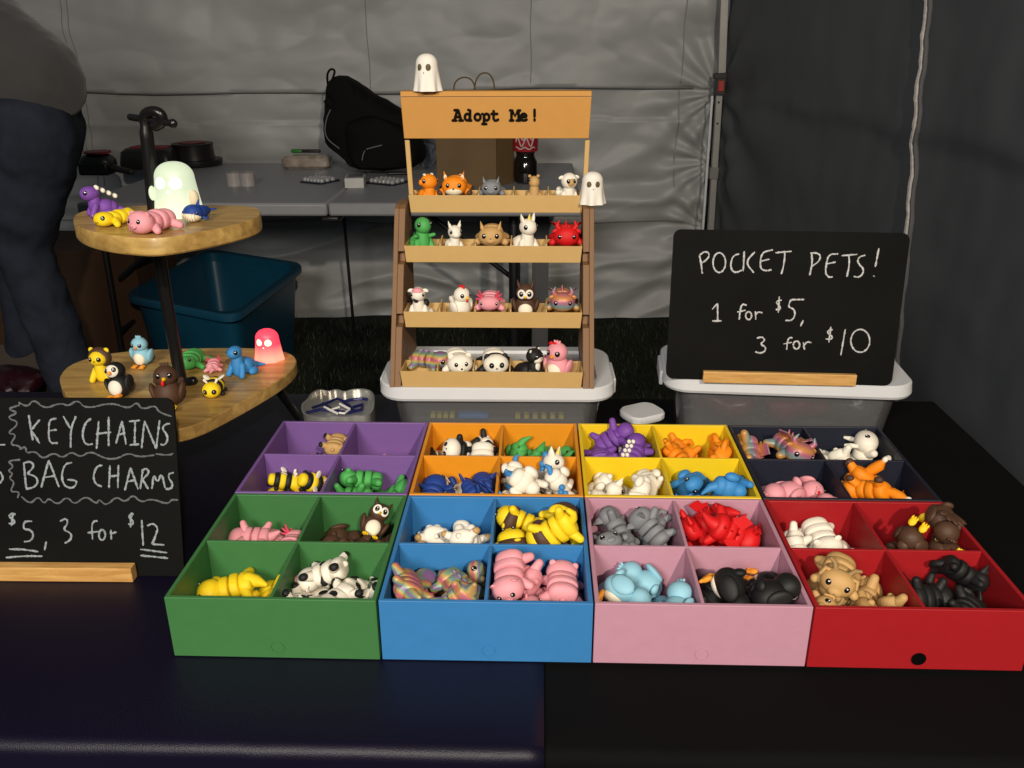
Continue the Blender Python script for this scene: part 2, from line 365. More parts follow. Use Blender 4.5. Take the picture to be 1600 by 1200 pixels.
# blister packs
def blister(px, py, rz, w, label):
    t = thing('blister_pack', label, 'package', az(px, py, 0), rz, 'blister packs on the white table')
    bm = bmesh.new(); puff(bm, w, .12, .006, .01, .001); done('card_back', bm, mat('navy_card', (.012, .014, .03, 1), rough=.35), t)
    for a in range(6):
        for b in range(3):
            bm = bmesh.new(); ell(bm, (-w*.38+a*w*.15, -.035+b*.032, .010), (.010, .012, .012), seg=10, rings=6); done('blister', bm, mat('clear_blister', (.35, .35, .36, 1), rough=.12, spec=.8, var=.3, vscale=40), t)
blister(500, 284, -.5, .12, 'clear and navy blister pack left of the small white box')
blister(606, 286, -.5, .14, 'clear and navy blister pack between white box and display post')
t = thing('small_carton', 'small white carton with grey printed top on white table', 'box', az(556, 290, 0), .12)
bm = bmesh.new(); puff(bm, .075, .13, .038, .003, .001); done('carton', bm, mat('white_card', (.55, .54, .52, 1), rough=.6), t)
bm = bmesh.new(); puff(bm, .060, .10, .0393, .003, .0005); done('printed_label', bm, mat('grey_print', (.13, .13, .13, 1), rough=.5, var=.7, vscale=60), t)
t = thing('pen', 'thin black pen beside the right blister pack', 'pen', az(622, 274, 0)+Vector((0, 0, .008)), .2)
bm = bmesh.new(); tube(bm, [(-.04, 0, 0), (.04, 0, 0)], .006); done('barrel', bm, m_blk, t)

# backpack leaning on the wall
m_bag = mat('black_nylon', (.0035, .0035, .0037, 1), rough=.8, spec=.15, bump=.6, bscale=250)
m_pipe = mat('grey_piping', (.14, .14, .14, 1), rough=.5)
bp_ = thing('backpack', 'black nylon backpack with grey piping slumped against tent wall', 'backpack', (0, 0, 0))
YB = 3.18
def puffpx(bm, pts, y, depth, it=2):
    P = smooth_poly([ay(a, b, y) for a, b in pts], it); c = sum(P, Vector())/len(P)
    rows = []
    for k in range(9):
        t_ = -1+2*k/8; s = math.sqrt(max(0, 1-abs(t_)**2.6))*.30+.70 if abs(t_) < 1 else .55
        rows.append([(lambda q: q+noise.noise_vector(q*11)*.012+noise.noise_vector(q*31)*.005)(c+(p-c)*s+Vector((0, depth/2*t_, 0))) for p in P])
    loft(bm, rows)
bm = bmesh.new(); puffpx(bm, [(512, 150), (514, 122), (540, 116), (560, 128), (575, 140), (610, 160), (640, 180), (662, 215), (670, 262), (560, 268), (540, 250), (512, 225), (506, 190)], YB, .20); done('main_compartment', bm, m_bag, bp_)
bm = bmesh.new(); puffpx(bm, [(535, 190), (580, 180), (630, 195), (655, 230), (655, 262), (565, 266), (545, 245)], YB-.10, .08); done('front_pocket', bm, m_bag, bp_)
bm = bmesh.new(); tube(bm, smooth_line([ay(a, b, YB-.02) for a, b in ((512, 130), (511, 115), (517, 107), (524, 110), (520, 122), (516, 132))], 2), .009, flat=.5); done('grab_handle', bm, m_bag, bp_)
bm = bmesh.new(); puffpx(bm, [(503, 162), (513, 150), (532, 155), (520, 172)], YB-.06, .05, 1); done('strap_tab', bm, m_bag, bp_)
for L_ in (((516, 172), (510, 185), (507, 205), (512, 218), (522, 226), (530, 232)), ((573, 233), (584, 230), (596, 227)), ((566, 250), (567, 242), (570, 236))):
    bm = bmesh.new(); tube(bm, smooth_line([ay(a, b, YB-.155 if a > 540 else YB-.09) for a, b in L_], 2), .0025, seg=6); done('piping', bm, m_pipe, bp_)
# paper bag with twisted handles
m_kraft = mat('kraft_paper', (.145, .088, .034, 1), rough=.75, var=.12, vscale=8, bump=.6, bscale=25)
yb = 2.80
pb = thing('paper_bag', 'brown paper carrier bag with two twisted handles behind the display', 'bag', (0, 0, 0))
a, b = ay(684, 306, yb), ay(776, 306, yb); zt = ay(700, 152, yb).z
bm = bmesh.new(); box(bm, (a.x, yb, TZ), (b.x, yb+.15, zt)); done('bag_body', bm, m_kraft, pb, smooth=False)
c = ay(803, 300, yb+.12)
bm = bmesh.new(); prism(bm, [(b.x+.001, yb+.002, TZ), (c.x, yb+.10, TZ), (c.x, yb+.10, zt), (b.x+.001, yb+.002, zt)], (-.001, .04, 0)); done('side_gusset', bm, m_kraft, pb, smooth=False)
for q, yy in (([(709, 150), (709, 132), (716, 123), (727, 120), (737, 124), (742, 134), (743, 150)], yb+.01), ([(741, 150), (742, 130), (748, 117), (757, 113), (766, 116), (772, 128), (773, 150)], yb+.13)):
    bm = bmesh.new(); tube(bm, smooth_line([ay(*p, yy) for p in q], 3), .0028, seg=6); done('handle', bm, m_kraft, pb)
# cola bottle
cb = thing('soda_bottle', 'cola bottle with red label standing right of the paper bag', 'bottle', az(821, 286, 0))
sc = .0022
bm = bmesh.new(); lathe(bm, [(.030, 0), (.046, .008), (.049, .03), (.048, .085), (.040, .10), (.036, .112), (.040, .125), (.049, .135), (.049, .22), (.042, .25), (.02, .28), (.014, .30)], seg=32); done('bottle_body', bm, mat('cola_glass', (.006, .004, .003, 1), rough=.08, spec=.8), cb)
bm = bmesh.new(); lathe(bm, [(.0495, .128), (.0505, .130), (.0505, .212), (.0495, .214)], seg=32); done('label_band', bm, mat('label_red', (.32, .012, .02, 1), rough=.35), cb)
bm = bmesh.new(); lathe(bm, [(.016, .29), (.016, .315), (.0, .316)], seg=20, close=False); done('cap', bm, mat('cap_red', (.4, .01, .01, 1)), cb)
for k, (z0, amp) in enumerate(((.185, .012), (.165, .016), (.142, .004))):
    bm = bmesh.new(); tube(bm, [(.0515*math.sin(a_), -.0515*math.cos(a_), z0+amp*math.sin(a_*9+k)) for a_ in [-.8+i*.08 for i in range(21)]], .0022, seg=5); done('lettering', bm, mat('label_white', (.6, .55, .55, 1)), cb)
# crumpled clear wrapper behind display
t = thing('plastic_wrapper', 'crumpled clear plastic wrapper beside the backpack base', 'wrapper', az(668, 262, 0))
bm = bmesh.new(); ell(bm, (0, 0, .05), (.045, .04, .055), seg=24, rings=14, f=lambda p: p*(1+.35*noise.noise(p*45)))
done('film', bm, mat('film', (.30, .33, .37, 1), rough=.1, spec=.9, alpha=.6), t, angle=15)

# teal tote on the ground
m_teal = mat('teal_plastic', (.005, .062, .115, 1), rough=.4, var=.05)
tt = thing('storage_tote', 'large open teal plastic tote on the ground under the stand', 'tote', (0, 0, 0))
A, B, C_ = az(190, 462, -.40), az(366, 497, -.40), az(478, 412, -.40); D_ = A+(C_-B)
def quad_loop(P, s, z, r=.09):
    c = sum(P, Vector())/4; Q = [c+(p-c)*s for p in P]; out = []
    for i in range(4):
        p0, p, p1 = Q[i-1], Q[i], Q[(i+1) % 4]; a = p+(p0-p).normalized()*r; b = p+(p1-p).normalized()*r
        for k in range(7):
            u = k/6; v = a*(1-u)**2+p*2*u*(1-u)+b*u*u; v.z = z; out.append(v)
    return out
PQ = [A, B, C_, D_]
bm = bmesh.new(); loft(bm, [quad_loop(PQ, .80, GZ+.005), quad_loop(PQ, .92, -.44), quad_loop(PQ, .90, -.44), quad_loop(PQ, .78, GZ+.02)], True, True); done('tub', bm, m_teal, tt)
bm = bmesh.new(); loft(bm, [quad_loop(PQ, .90, -.40), quad_loop(PQ, .985, -.396), quad_loop(PQ, 1.0, -.405), quad_loop(PQ, 1.0, -.425), quad_loop(PQ, .985, -.43), quad_loop(PQ, .93, -.428), quad_loop(PQ, .90, -.44), quad_loop(PQ, .90, -.40)], False, False); done('rim', bm, m_teal, tt)
# cartons and bags on the ground at far left
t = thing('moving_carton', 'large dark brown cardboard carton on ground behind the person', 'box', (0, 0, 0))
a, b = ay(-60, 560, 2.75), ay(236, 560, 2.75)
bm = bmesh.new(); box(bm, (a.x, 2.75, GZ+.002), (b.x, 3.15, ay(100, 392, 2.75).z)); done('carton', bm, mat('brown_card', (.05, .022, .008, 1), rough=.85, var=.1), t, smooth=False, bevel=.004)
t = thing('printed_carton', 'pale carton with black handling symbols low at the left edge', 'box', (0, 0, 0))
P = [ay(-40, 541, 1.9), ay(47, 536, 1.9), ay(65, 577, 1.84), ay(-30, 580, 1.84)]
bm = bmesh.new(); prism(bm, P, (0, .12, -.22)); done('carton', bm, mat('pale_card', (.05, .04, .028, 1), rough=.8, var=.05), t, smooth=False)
for q in ([(17, 541), (21, 548), (18, 546)], [(25, 549), (33, 548), (34, 557), (26, 556), (25, 549)], [(29, 549), (30, 557)]):
    bm = bmesh.new(); tube(bm, [ay(px, py, 1.9-.06*(py-538)/40)+Vector((0, -.004, .002)) for px, py in q], .0016, seg=5); done('handling_mark', bm, m_blk, t)
t = thing('shopping_bag', 'crumpled pink and teal shopping bag at the lower left edge', 'bag', ay(10, 600, 1.75))
bm = bmesh.new(); ell(bm, (0, 0, 0), (.10, .08, .055), seg=36, rings=20, f=lambda p: p*(1+.3*noise.noise(p*22))); done('bag_body', bm, mat('maroon_bag', (.022, .003, .007, 1), rough=.35), t, angle=20)
bm = bmesh.new(); ell(bm, (-.03, -.06, -.04), (.08, .05, .03), seg=30, rings=14, f=lambda p: p*(1+.3*noise.noise(p*30))); done('bag_fold', bm, mat('teal_bag', (.004, .03, .028, 1), rough=.35), t, angle=20)
bm = bmesh.new(); tube(bm, [(.01, -.09, .0), (.03, -.09, -.005), (.05, -.08, -.01)], [.008, .011, .006], flat=.4); done('bag_handle', bm, mat('pink_strap', (.12, .015, .03, 1)), t)

# ================================================================== PERSON bending over at the left
def skin(name, verts, edges, rad, m, parent=None, sub=2, disp=0):
    me = bpy.data.meshes.new(name); me.from_pydata([tuple(v) for v in verts], edges, []); o = link(name, me, parent)
    s = o.modifiers.new('skin', 'SKIN'); s.use_smooth_shade = True
    for i, r in enumerate(rad):
        d = me.skin_vertices[0].data[i]; d.radius = r if hasattr(r, '__len__') else (r, r)
    me.skin_vertices[0].data[0].use_root = True
    b = o.modifiers.new('subd', 'SUBSURF'); b.levels = sub; b.render_levels = sub
    if disp:
        tx = bpy.data.textures.new(name+'_folds', 'CLOUDS'); tx.noise_scale = .07
        d = o.modifiers.new('folds', 'DISPLACE'); d.texture = tx; d.strength = disp; d.mid_level = .5
        b.levels = b.render_levels = 3
    me.materials.append(m); return o
m_skin = mat('skin', (.30, .17, .11, 1), rough=.5, sss=.1)
m_jean = mat('denim', (.022, .027, .041, 1), rough=.9, var=.3, vscale=14, bump=.8, bscale=300, spec=.15)
m_hood = mat('grey_knit', (.048, .046, .046, 1), rough=.9, var=.12, vscale=8, bump=.5, bscale=200, sheen=.3)
PY = 1.72
pe = thing('person', 'person in grey top and blue jeans bending over at the left edge', 'person', (0, 0, 0))
def remeshed(name, build, m, voxel=.012, smooth=6, disp=0, dsc=.06, stretch=None):
    bm = bmesh.new(); build(bm); o = done(name, bm, m, pe, angle=180)
    q = o.modifiers.new('remesh', 'REMESH'); q.mode = 'VOXEL'; q.voxel_size = voxel; q.use_smooth_shade = True
    q = o.modifiers.new('smooth', 'SMOOTH'); q.iterations = smooth; q.factor = .6
    if disp:
        tx = bpy.data.textures.new(name+'_folds', 'CLOUDS'); tx.noise_scale = dsc; tx.noise_depth = 3
        q = o.modifiers.new('folds', 'DISPLACE'); q.texture = tx; q.strength = disp; q.mid_level = .5; q.texture_coords = 'GLOBAL'
    return o
hp = ay(53, 205, PY); ws = ay(70, 136, PY); ch = ay(-72, 28, PY+.05)
kneeR = ay(38, 392, PY-.02); ankR = az(168, 735, GZ+.10); toeR = ankR+Vector((-.15, -.13, -.055))
hl = ay(60, 215, PY+.18); kneeL = ay(35, 390, PY+.2); ankL = az(60, 690, GZ+.10); toeL = ankL+Vector((-.15, -.11, -.055))
pel = hp+Vector((-.06, .06, .03)); nk = ch+Vector((-.15, -.02, .03)); hd = nk+Vector((-.13, -.03, -.02))
shR = ch+Vector((-.05, -.17, -.01)); shL = ch+Vector((-.06, .19, .0)); elR = shR+Vector((-.05, -.02, -.28)); elL = shL+Vector((-.08, .0, -.28))
haR = elR+Vector((-.14, .05, -.18)); haL = elL+Vector((-.14, -.02, -.18))
def bodyf(bm):
    tube(bm, [pel, ws.lerp(ch, .5), ch], [.11, .11, .12], seg=20); tube(bm, [ch, nk, hd], [.09, .05, .055], seg=16)
    ell(bm, hd, (.10, .078, .085), seg=24, rings=16); ell(bm, hd+Vector((-.06, -.02, -.07)), (.018, .014, .022))
    for a_, b_, c_, d_ in ((hp, kneeR, ankR, toeR), (hl, kneeL, ankL, toeL)): tube(bm, [a_, kneeR if a_ is hp else kneeL, c_], [.085, .055, .038], seg=16); tube(bm, [c_, d_], [.038, .03])
    for a_, b_, c_ in ((shR, elR, haR), (shL, elL, haL)):
        tube(bm, [a_, b_, c_], [.052, .040, .027], seg=14); d = (c_-b_).normalized(); ell(bm, c_+d*.045, (.030, .040, .045))
        for k in range(5): b0 = c_+d*.07+Vector((0, (k-2)*.019, 0)); L0 = (.7, 1, 1.1, 1, .8)[k]; tube(bm, [b0, b0+d*.035*L0, b0+d*.06*L0+Vector((0, 0, -.014))], [.0095, .009, .008])
remeshed('body', bodyf, m_skin, .010, 3)
def jeansf(bm):
    ell(bm, pel+Vector((.012, 0, -.01)), (.145, .16, .14), seg=28, rings=18); ell(bm, hp+Vector((.010, -.035, -.015)), (.118, .12, .15), seg=28, rings=18)
    tube(bm, [pel, ws+Vector((-.035, 0, -.012))], [.14, .112], seg=24, round_ends=False)
    tube(bm, [hp, hp.lerp(kneeR, .5)+Vector((0, -.02, 0)), kneeR, kneeR.lerp(ankR, .5), ankR], [.122, .104, .076, .072, .070], seg=20)
    tube(bm, [hl, hl.lerp(kneeL, .5), kneeL, kneeL.lerp(ankL, .5), ankL], [.120, .100, .076, .072, .070], seg=20)
remeshed('jeans', jeansf, m_jean, .011, 8, .020, .07)
def topf(bm):
    tube(bm, [ws+Vector((-.02, 0, .02)), ws.lerp(ch, .5)+Vector((-.005, 0, .005)), ch], [.124, .128, .136], seg=28); tube(bm, [ch, nk], [.13, .075], seg=20)
    for a_, b_, c_ in ((shR, elR, haR), (shL, elL, haL)): tube(bm, [ch, a_, b_, b_.lerp(c_, .8)], [.11, .085, .062, .045], seg=18)
remeshed('top', topf, m_hood, .012, 8, .022, .09)
remeshed('hair', lambda bm: (ell(bm, hd+Vector((.02, 0, .03)), (.108, .090, .085), seg=24, rings=16),), mat('hair', (.02, .012, .008, 1), rough=.6), .012, 2, .02, .02)
for a_, b_ in ((ankR, toeR), (ankL, toeL)):
    bm = bmesh.new(); tube(bm, [a_+Vector((.04, .05, -.045)), a_.lerp(b_, .5)+Vector((0, 0, -.02)), b_+Vector((0, 0, .0))], [.045, .05, .038], seg=16); done('shoe', bm, m_blk, pe)


# ================================================================== FRONT TABLES
m_navy = mat('navy_vinyl', (.0040, .0028, .0125, 1), rough=.42, spec=.30, var=.15, vscale=3, bump=.35, bscale=900)
m_blackcl = mat('black_cloth', (.0022, .0022, .0024, 1), rough=.85, spec=.12, var=.2, vscale=5, bump=.3, bscale=400)
def cloth(name, x0, x1, yf, yb_, z, rad, m, label, group=None, drop=.45, seed=0, hemx=None):
    bm = bmesh.new(); prof = [(yb_, z-.25), (yb_, z-rad)]
    for k in range(5): a = PI/2*k/4; prof.append((yb_-rad+rad*math.cos(a), z-rad+rad*math.sin(a)))
    for k in range(1, 24): prof.append((yb_-rad+(yf+2*rad-yb_)*k/24, z))
    for k in range(7): a = PI/2*k/6; prof.append((yf+rad-rad*math.sin(a), z-rad+rad*math.cos(a)))
    for k in range(1, 8): prof.append((yf, z-rad-drop*k/8))
    n = noise.noise; rows = []
    NX = 70
    for i in range(NX+1):
        x = x0+(x1-x0)*i/NX; row = []
        for j, (y, zz_) in enumerate(prof):
            top = zz_ > z-.0001; dz = 0; dy = 0
            if top: dz = .0006*n(Vector((x*9, y*9, seed)))
            elif y < 0: dy = -.010*n(Vector((x*7, zz_*3, seed)))*min(1, (z-zz_)/.08)+.001*n(Vector((x*60, zz_*9, seed)))
            row.append(bm.verts.new((x, y+dy, zz_+dz)))
        rows.append(row)
    for A, B in zip(rows, rows[1:]):
        for j in range(len(prof)-1): bm.faces.new((A[j], A[j+1], B[j+1], B[j]))
    o = done(name, bm, m, angle=180); o.modifiers.new('solid', 'SOLIDIFY').thickness = -.0006
    tag(o, label, 'tablecloth'); return o
cloth('tablecloth', -.86, .3545, -.112, .665, -.0006, .012, m_navy, 'shiny dark navy vinyl tablecloth on the left display table', seed=1)
cloth('tablecloth', .33, .99, -.108, .665, -.0042, .012, m_blackcl, 'matte black fabric tablecloth on the right display table', seed=2)
for x0, x1, l in ((-.85, .345, 'display table hidden under the navy vinyl tablecloth'), (.349, .98, 'display table hidden under the black fabric tablecloth')):
    t = thing('display_table', l, 'table', ((x0+x1)/2, .28, GZ)); w = (x1-x0)/2
    bm = bmesh.new(); box(bm, (-w, -.37, -GZ-.045), (w, .365, -GZ-.0075)); done('tabletop', bm, m_tabw, t, bevel=.006)
    for sx in (-1, 1):
        for sy in (-1, 1):
            bm = bmesh.new(); tube(bm, [(sx*(w-.1), sy*.3, -GZ-.046), (sx*(w-.1), sy*.3, .012)], .012, round_ends=False); done('leg', bm, m_steel, t)

# ================================================================== THE EIGHT DIVIDED BINS
BW, BD, BH, TH = .2, .2003, .067, .0042
GAP = .0009
binc = {'green': '#3d7240', 'blue': '#3679b4', 'pink': '#ba8a9d', 'red': '#9c1a20', 'purple': '#755594', 'orange': '#dc8e1c', 'yellow': '#e6c41e', 'navy': '#1e212f'}
def divided_bin(cx, cy, color, label):
    x0, y0 = cx*BW, cy*BD; w, d = BW-2*GAP, BD-2*GAP
    t = thing('divided_bin', label, 'bin', (x0+BW/2, y0+BD/2+.0004*((cx*7+cy*3) % 3-1), .0007), .0022*((cx*5+cy*3) % 3-1), 'colourful divided bins'); m = pla('bin_'+color, binc[color], var=.03, rough=.45)
    bm = bmesh.new(); W2, D2 = w/2, d/2
    def lp(a, b, z): return [bm.verts.new(v) for v in ((-a, -b, z), (a, -b, z), (a, b, z), (-a, b, z))]
    L = [lp(W2, D2, 0), lp(W2, D2, BH), lp(W2-TH, D2-TH, BH), lp(W2-TH, D2-TH, .003)]
    for A, B in zip(L, L[1:]):
        for j in range(4): bm.faces.new((A[j], A[(j+1) % 4], B[(j+1) % 4], B[j]))
    bm.faces.new(L[0][::-1]); bm.faces.new(L[-1]); done('shell', bm, m, t, smooth=False, bevel=.0007)
    iw, idp, k = W2-TH-.0002, D2-TH-.0002, .0016
    bm = bmesh.new(); box(bm, (-iw, -k, .0032), (iw, k, BH-.0006)); done('divider', bm, m, t, smooth=False, bevel=.0005)
    for s in (-1, 1):
        bm = bmesh.new(); box(bm, (-k, k+.0002 if s > 0 else -idp, .0032), (k, idp if s > 0 else -k-.0002, BH-.0006)); done('divider', bm, m, t, smooth=False, bevel=.0005)
    if cy == 0:
        bm = bmesh.new()
        if color == 'red':
            lathe(bm, [(.0, 0), (.0064, 0), (.0068, .0006), (.0068, .0012), (.0, .0012)], close=False, seg=28); mm = mat('magnet', (.03, .03, .032, 1), rough=.2, metal=.9)
        else:
            lathe(bm, [(.0058, 0), (.0058, .0005), (.0066, .0005), (.0066, 0)], close=False, seg=28); mm = m
        bmesh.ops.transform(bm, matrix=Matrix.Translation((.002, -D2-.0002, .0125)) @ Matrix.Rotation(PI/2, 4, 'X'), verts=bm.verts[:])
        done('magnet', bm, mm, t)
    return t
names = [['green', 'blue', 'pink', 'red'], ['purple', 'orange', 'yellow', 'navy']]
for r in range(2):
    for c in range(4):
        n_ = names[r][c]
        divided_bin(c, r, n_, f'{n_} plastic bin divided into four, in the {"front" if r == 0 else "back"} row of bins' if n_ != 'purple' else 'purple nearly empty plastic bin divided into four, in the back row')

# ================================================================== CLEAR STORAGE BOXES
m_clear = bpy.data.materials.new('clear_plastic'); m_clear.use_nodes = True
N = m_clear.node_tree.nodes; L = m_clear.node_tree.links; N.remove(N['Principled BSDF'])
tr = N.new('ShaderNodeBsdfTransparent'); tr.inputs[0].default_value = (.90, .91, .92, 1); gl = N.new('ShaderNodeBsdfGlossy'); gl.inputs['Roughness'].default_value = .12
df = N.new('ShaderNodeBsdfDiffuse'); df.inputs[0].default_value = (.35, .35, .36, 1)
fr = N.new('ShaderNodeFresnel'); fr.inputs[0].default_value = 1.3; m1 = N.new('ShaderNodeMixShader'); m2 = N.new('ShaderNodeMixShader'); m1.inputs[0].default_value = .16
L.new(tr.outputs[0], m1.inputs[1]); L.new(df.outputs[0], m1.inputs[2]); L.new(fr.outputs[0], m2.inputs[0]); L.new(m1.outputs[0], m2.inputs[1]); L.new(gl.outputs[0], m2.inputs[2]); L.new(m2.outputs[0], N['Material Output'].inputs[0])
m_lid = mat('lid_white', (.62, .63, .65, 1), rough=.38, var=.02)
def clear_box(name, label, P0, P1, depth, ztop, gr):
    P0, P1 = Vector(P0), Vector(P1); w = (P1-P0).length; ang = math.atan2(P1.y-P0.y, P1.x-P0.x); c = (P0+P1)/2+Vector((-math.sin(ang), math.cos(ang), 0))*depth/2
    t = thing(name, label, 'storage box', (c.x, c.y, .0006), ang, 'clear storage boxes'); D = depth
    bm = bmesh.new(); zb = ztop-.016
    loft(bm, [rrect(w-.055, D-.045, .03, z=0), rrect(w-.035, D-.025, .03, z=zb), rrect(w-.037, D-.027, .03, z=zb), rrect(w-.058, D-.048, .03, z=.0012)])
    done('tub', bm, m_clear, t)
    bm = bmesh.new()
    loft(bm, [rrect(w-.04, D-.03, .03, z=zb-.003), rrect(w-.004, D-.004, .036, z=zb-.004), rrect(w, D, .038, z=zb), rrect(w-.003, D-.003, .038, z=ztop-.002), rrect(w-.008, D-.008, .036, z=ztop), rrect(w-.05, D-.045, .026, z=ztop), rrect(w-.055, D-.05, .024, z=ztop-.004)])
    done('lid', bm, m_lid, t, angle=30)
    for s in (-1, 1):
        bm = bmesh.new(); box(bm, (s*(w/2+.0005)-.003, -.035, zb-.012), (s*(w/2+.0005)+.003, .035, ztop-.006)); done('latch', bm, m_lid, t, bevel=.002)
    return t
LT = .1005
clear_box('storage_box', 'clear storage box with white lid carrying the tan display rack', (.123, .437, 0), (.4555, .440, 0), .178, LT, None)
RB0, RB1 = az(1038, 592, LT), az(1440, 606, LT)
RBa = math.atan2(RB1.y-RB0.y, RB1.x-RB0.x)
clear_box('storage_box', 'clear storage box with white lid carrying the right chalkboard', RB0, RB1, .165, LT-.001, None)
# what is inside
m_yel = mat('yellow_tags', (.30, .27, .04, 1), rough=.5); m_blu = mat('blue_tags', (.03, .12, .30, 1), rough=.5)
for k, px in enumerate((678, 688, 699, 708)): 
    bm = bmesh.new(); puff(bm, .0075, .014, .006, .001, .0005); tag(done('yellow_clip', bm, m_yel), 'small yellow clip in left storage box, %s of four beside blue strip' % ('leftmost', 'second from left', 'second from right', 'rightmost')[k], 'clip', 'yellow clips in the left storage box').location = (.196+.0092*k, .478, .041)
for k in range(6):
    bm = bmesh.new(); puff(bm, .0075, .014, .006, .001, .0005); tag(done('yellow_clip', bm, m_yel), 'small yellow clip in left storage box, %s in the row of six' % ('leftmost', 'second from left', 'third from left', 'third from right', 'second from right', 'rightmost')[k], 'clip', 'yellow clips in the left storage box').location = (.318+.0125*k, .478, .041)
bm = bmesh.new(); puff(bm, .045, .016, .008, .004, .002); tag(done('blue_tag_strip', bm, m_blu), 'blue plastic strip inside the left clear storage box', 'strip').location = (.254, .478, .040)
bm = bmesh.new(); puff(bm, .25, .09, .038, .01, .003); tag(done('cardboard_tray', bm, mat('inner_card', (.045, .04, .038, 1), rough=.8, var=.3, vscale=10)), 'dark cardboard tray inside the left clear storage box', 'tray').location = (.289, .52, .0025)
bm = bmesh.new(); ell(bm, (0, 0, 0), (.10, .04, .022), seg=40, rings=20, f=lambda p: p*(1+.3*noise.noise(p*30))); tag(done('crumpled_bag', bm, mat('smoke_film', (.09, .08, .075, 1), rough=.25, var=.4, vscale=20), angle=20), 'crumpled grey plastic bag inside the left clear storage box', 'bag').location = (.31, .53, .065)
cc = (RB0+RB1)/2+Vector((0, .085, 0))
for k, (dx, col, l) in enumerate(((-.07, (.07, .008, .014, 1), 'dark red bag of parts at left inside the right clear storage box'), (.03, (.10, .012, .02, 1), 'red bag of parts in the middle of the right clear storage box'), (.11, (.03, .03, .03, 1), 'grey bag of parts at right inside the right clear storage box'))):
    bm = bmesh.new(); ell(bm, (0, 0, 0), (.055, .045, .034), seg=30, rings=16, f=lambda p: p*(1+.35*noise.noise(p*28+Vector((k, 0, 0))))); tag(done('parts_bag', bm, mat('parts_bag%d' % k, col, rough=.3, var=.4, vscale=30), angle=20), l, 'bag').location = (cc.x+dx, cc.y+.0, .048)
# small white lid between the boxes
t = thing('snack_container', 'small white rounded plastic container lid lying between the two clear boxes', 'container', az(1003, 652, .0)+Vector((0, 0, .0)), .5)
bm = bmesh.new(); loft(bm, [rrect(.058, .050, .016, z=0), rrect(.062, .054, .016, z=.003), rrect(.062, .054, .016, z=.010), rrect(.058, .050, .015, z=.0125)]); done('lid_shell', bm, m_lid, t)

# ---- silver printed cap logo
m_silver = mat('silk_silver', (.56, .55, .52, 1), rough=.32, metal=.75, var=.08, vscale=6, stretch=(1, 1, 60))
def apz(p, z): return az(p[0], p[1], z)
t = thing('silver_logo_piece', 'silver printed cap logo with navy band and white letter by purple bin', 'ornament', (0, 0, 0))
OUT = [(470, 640), (471, 630), (480, 624), (486, 613), (500, 607), (512, 611), (526, 607), (538, 612), (552, 607), (572, 607), (584, 613), (586, 628), (582, 645), (570, 650), (555, 649), (540, 652), (520, 650), (505, 653), (488, 651), (474, 648)]
base = smooth_poly([apz(p, .030) for p in OUT], 2); c = sum(base, Vector())/len(base)
lo = [Vector((p.x, p.y-.004, .0008)) for p in base]; inn = [c+(p-c)*.93 for p in base]; inl = [Vector((p.x, p.y, .022)) for p in inn]
bm = bmesh.new(); loft(bm, [lo, base, inn, inl]); done('shell', bm, m_silver, t, angle=35)
m_nvy = mat('logo_navy', (.008, .010, .09, 1), rough=.35, metal=.2); m_wt = mat('logo_white', (.75, .74, .70, 1), rough=.4)
for L_, mm, r in (([(478, 645), (500, 640), (520, 641), (545, 645), (565, 640), (567, 632), (552, 636)], m_nvy, .0024), ([(488, 637), (510, 630), (527, 623), (535, 626), (548, 636), (553, 642)], m_nvy, .0022), ([(538, 627), (552, 624), (566, 623), (574, 624)], m_nvy, .0024), ([(505, 630), (520, 641)], m_nvy, .002),
                  ([(507, 636), (517, 641), (527, 646)], m_wt, .0020), ([(516, 641), (530, 636)], m_wt, .0018), ([(531, 631), (546, 639)], m_wt, .0020), ([(546, 640), (538, 646), (530, 645)], m_wt, .0017)):
    bm = bmesh.new(); tube(bm, [apz(p, .0245 if mm is m_nvy else .0265) for p in L_], r, seg=8, round_ends=False); done('logo_band' if mm is m_nvy else 'letter', bm, mm, t, smooth=False)

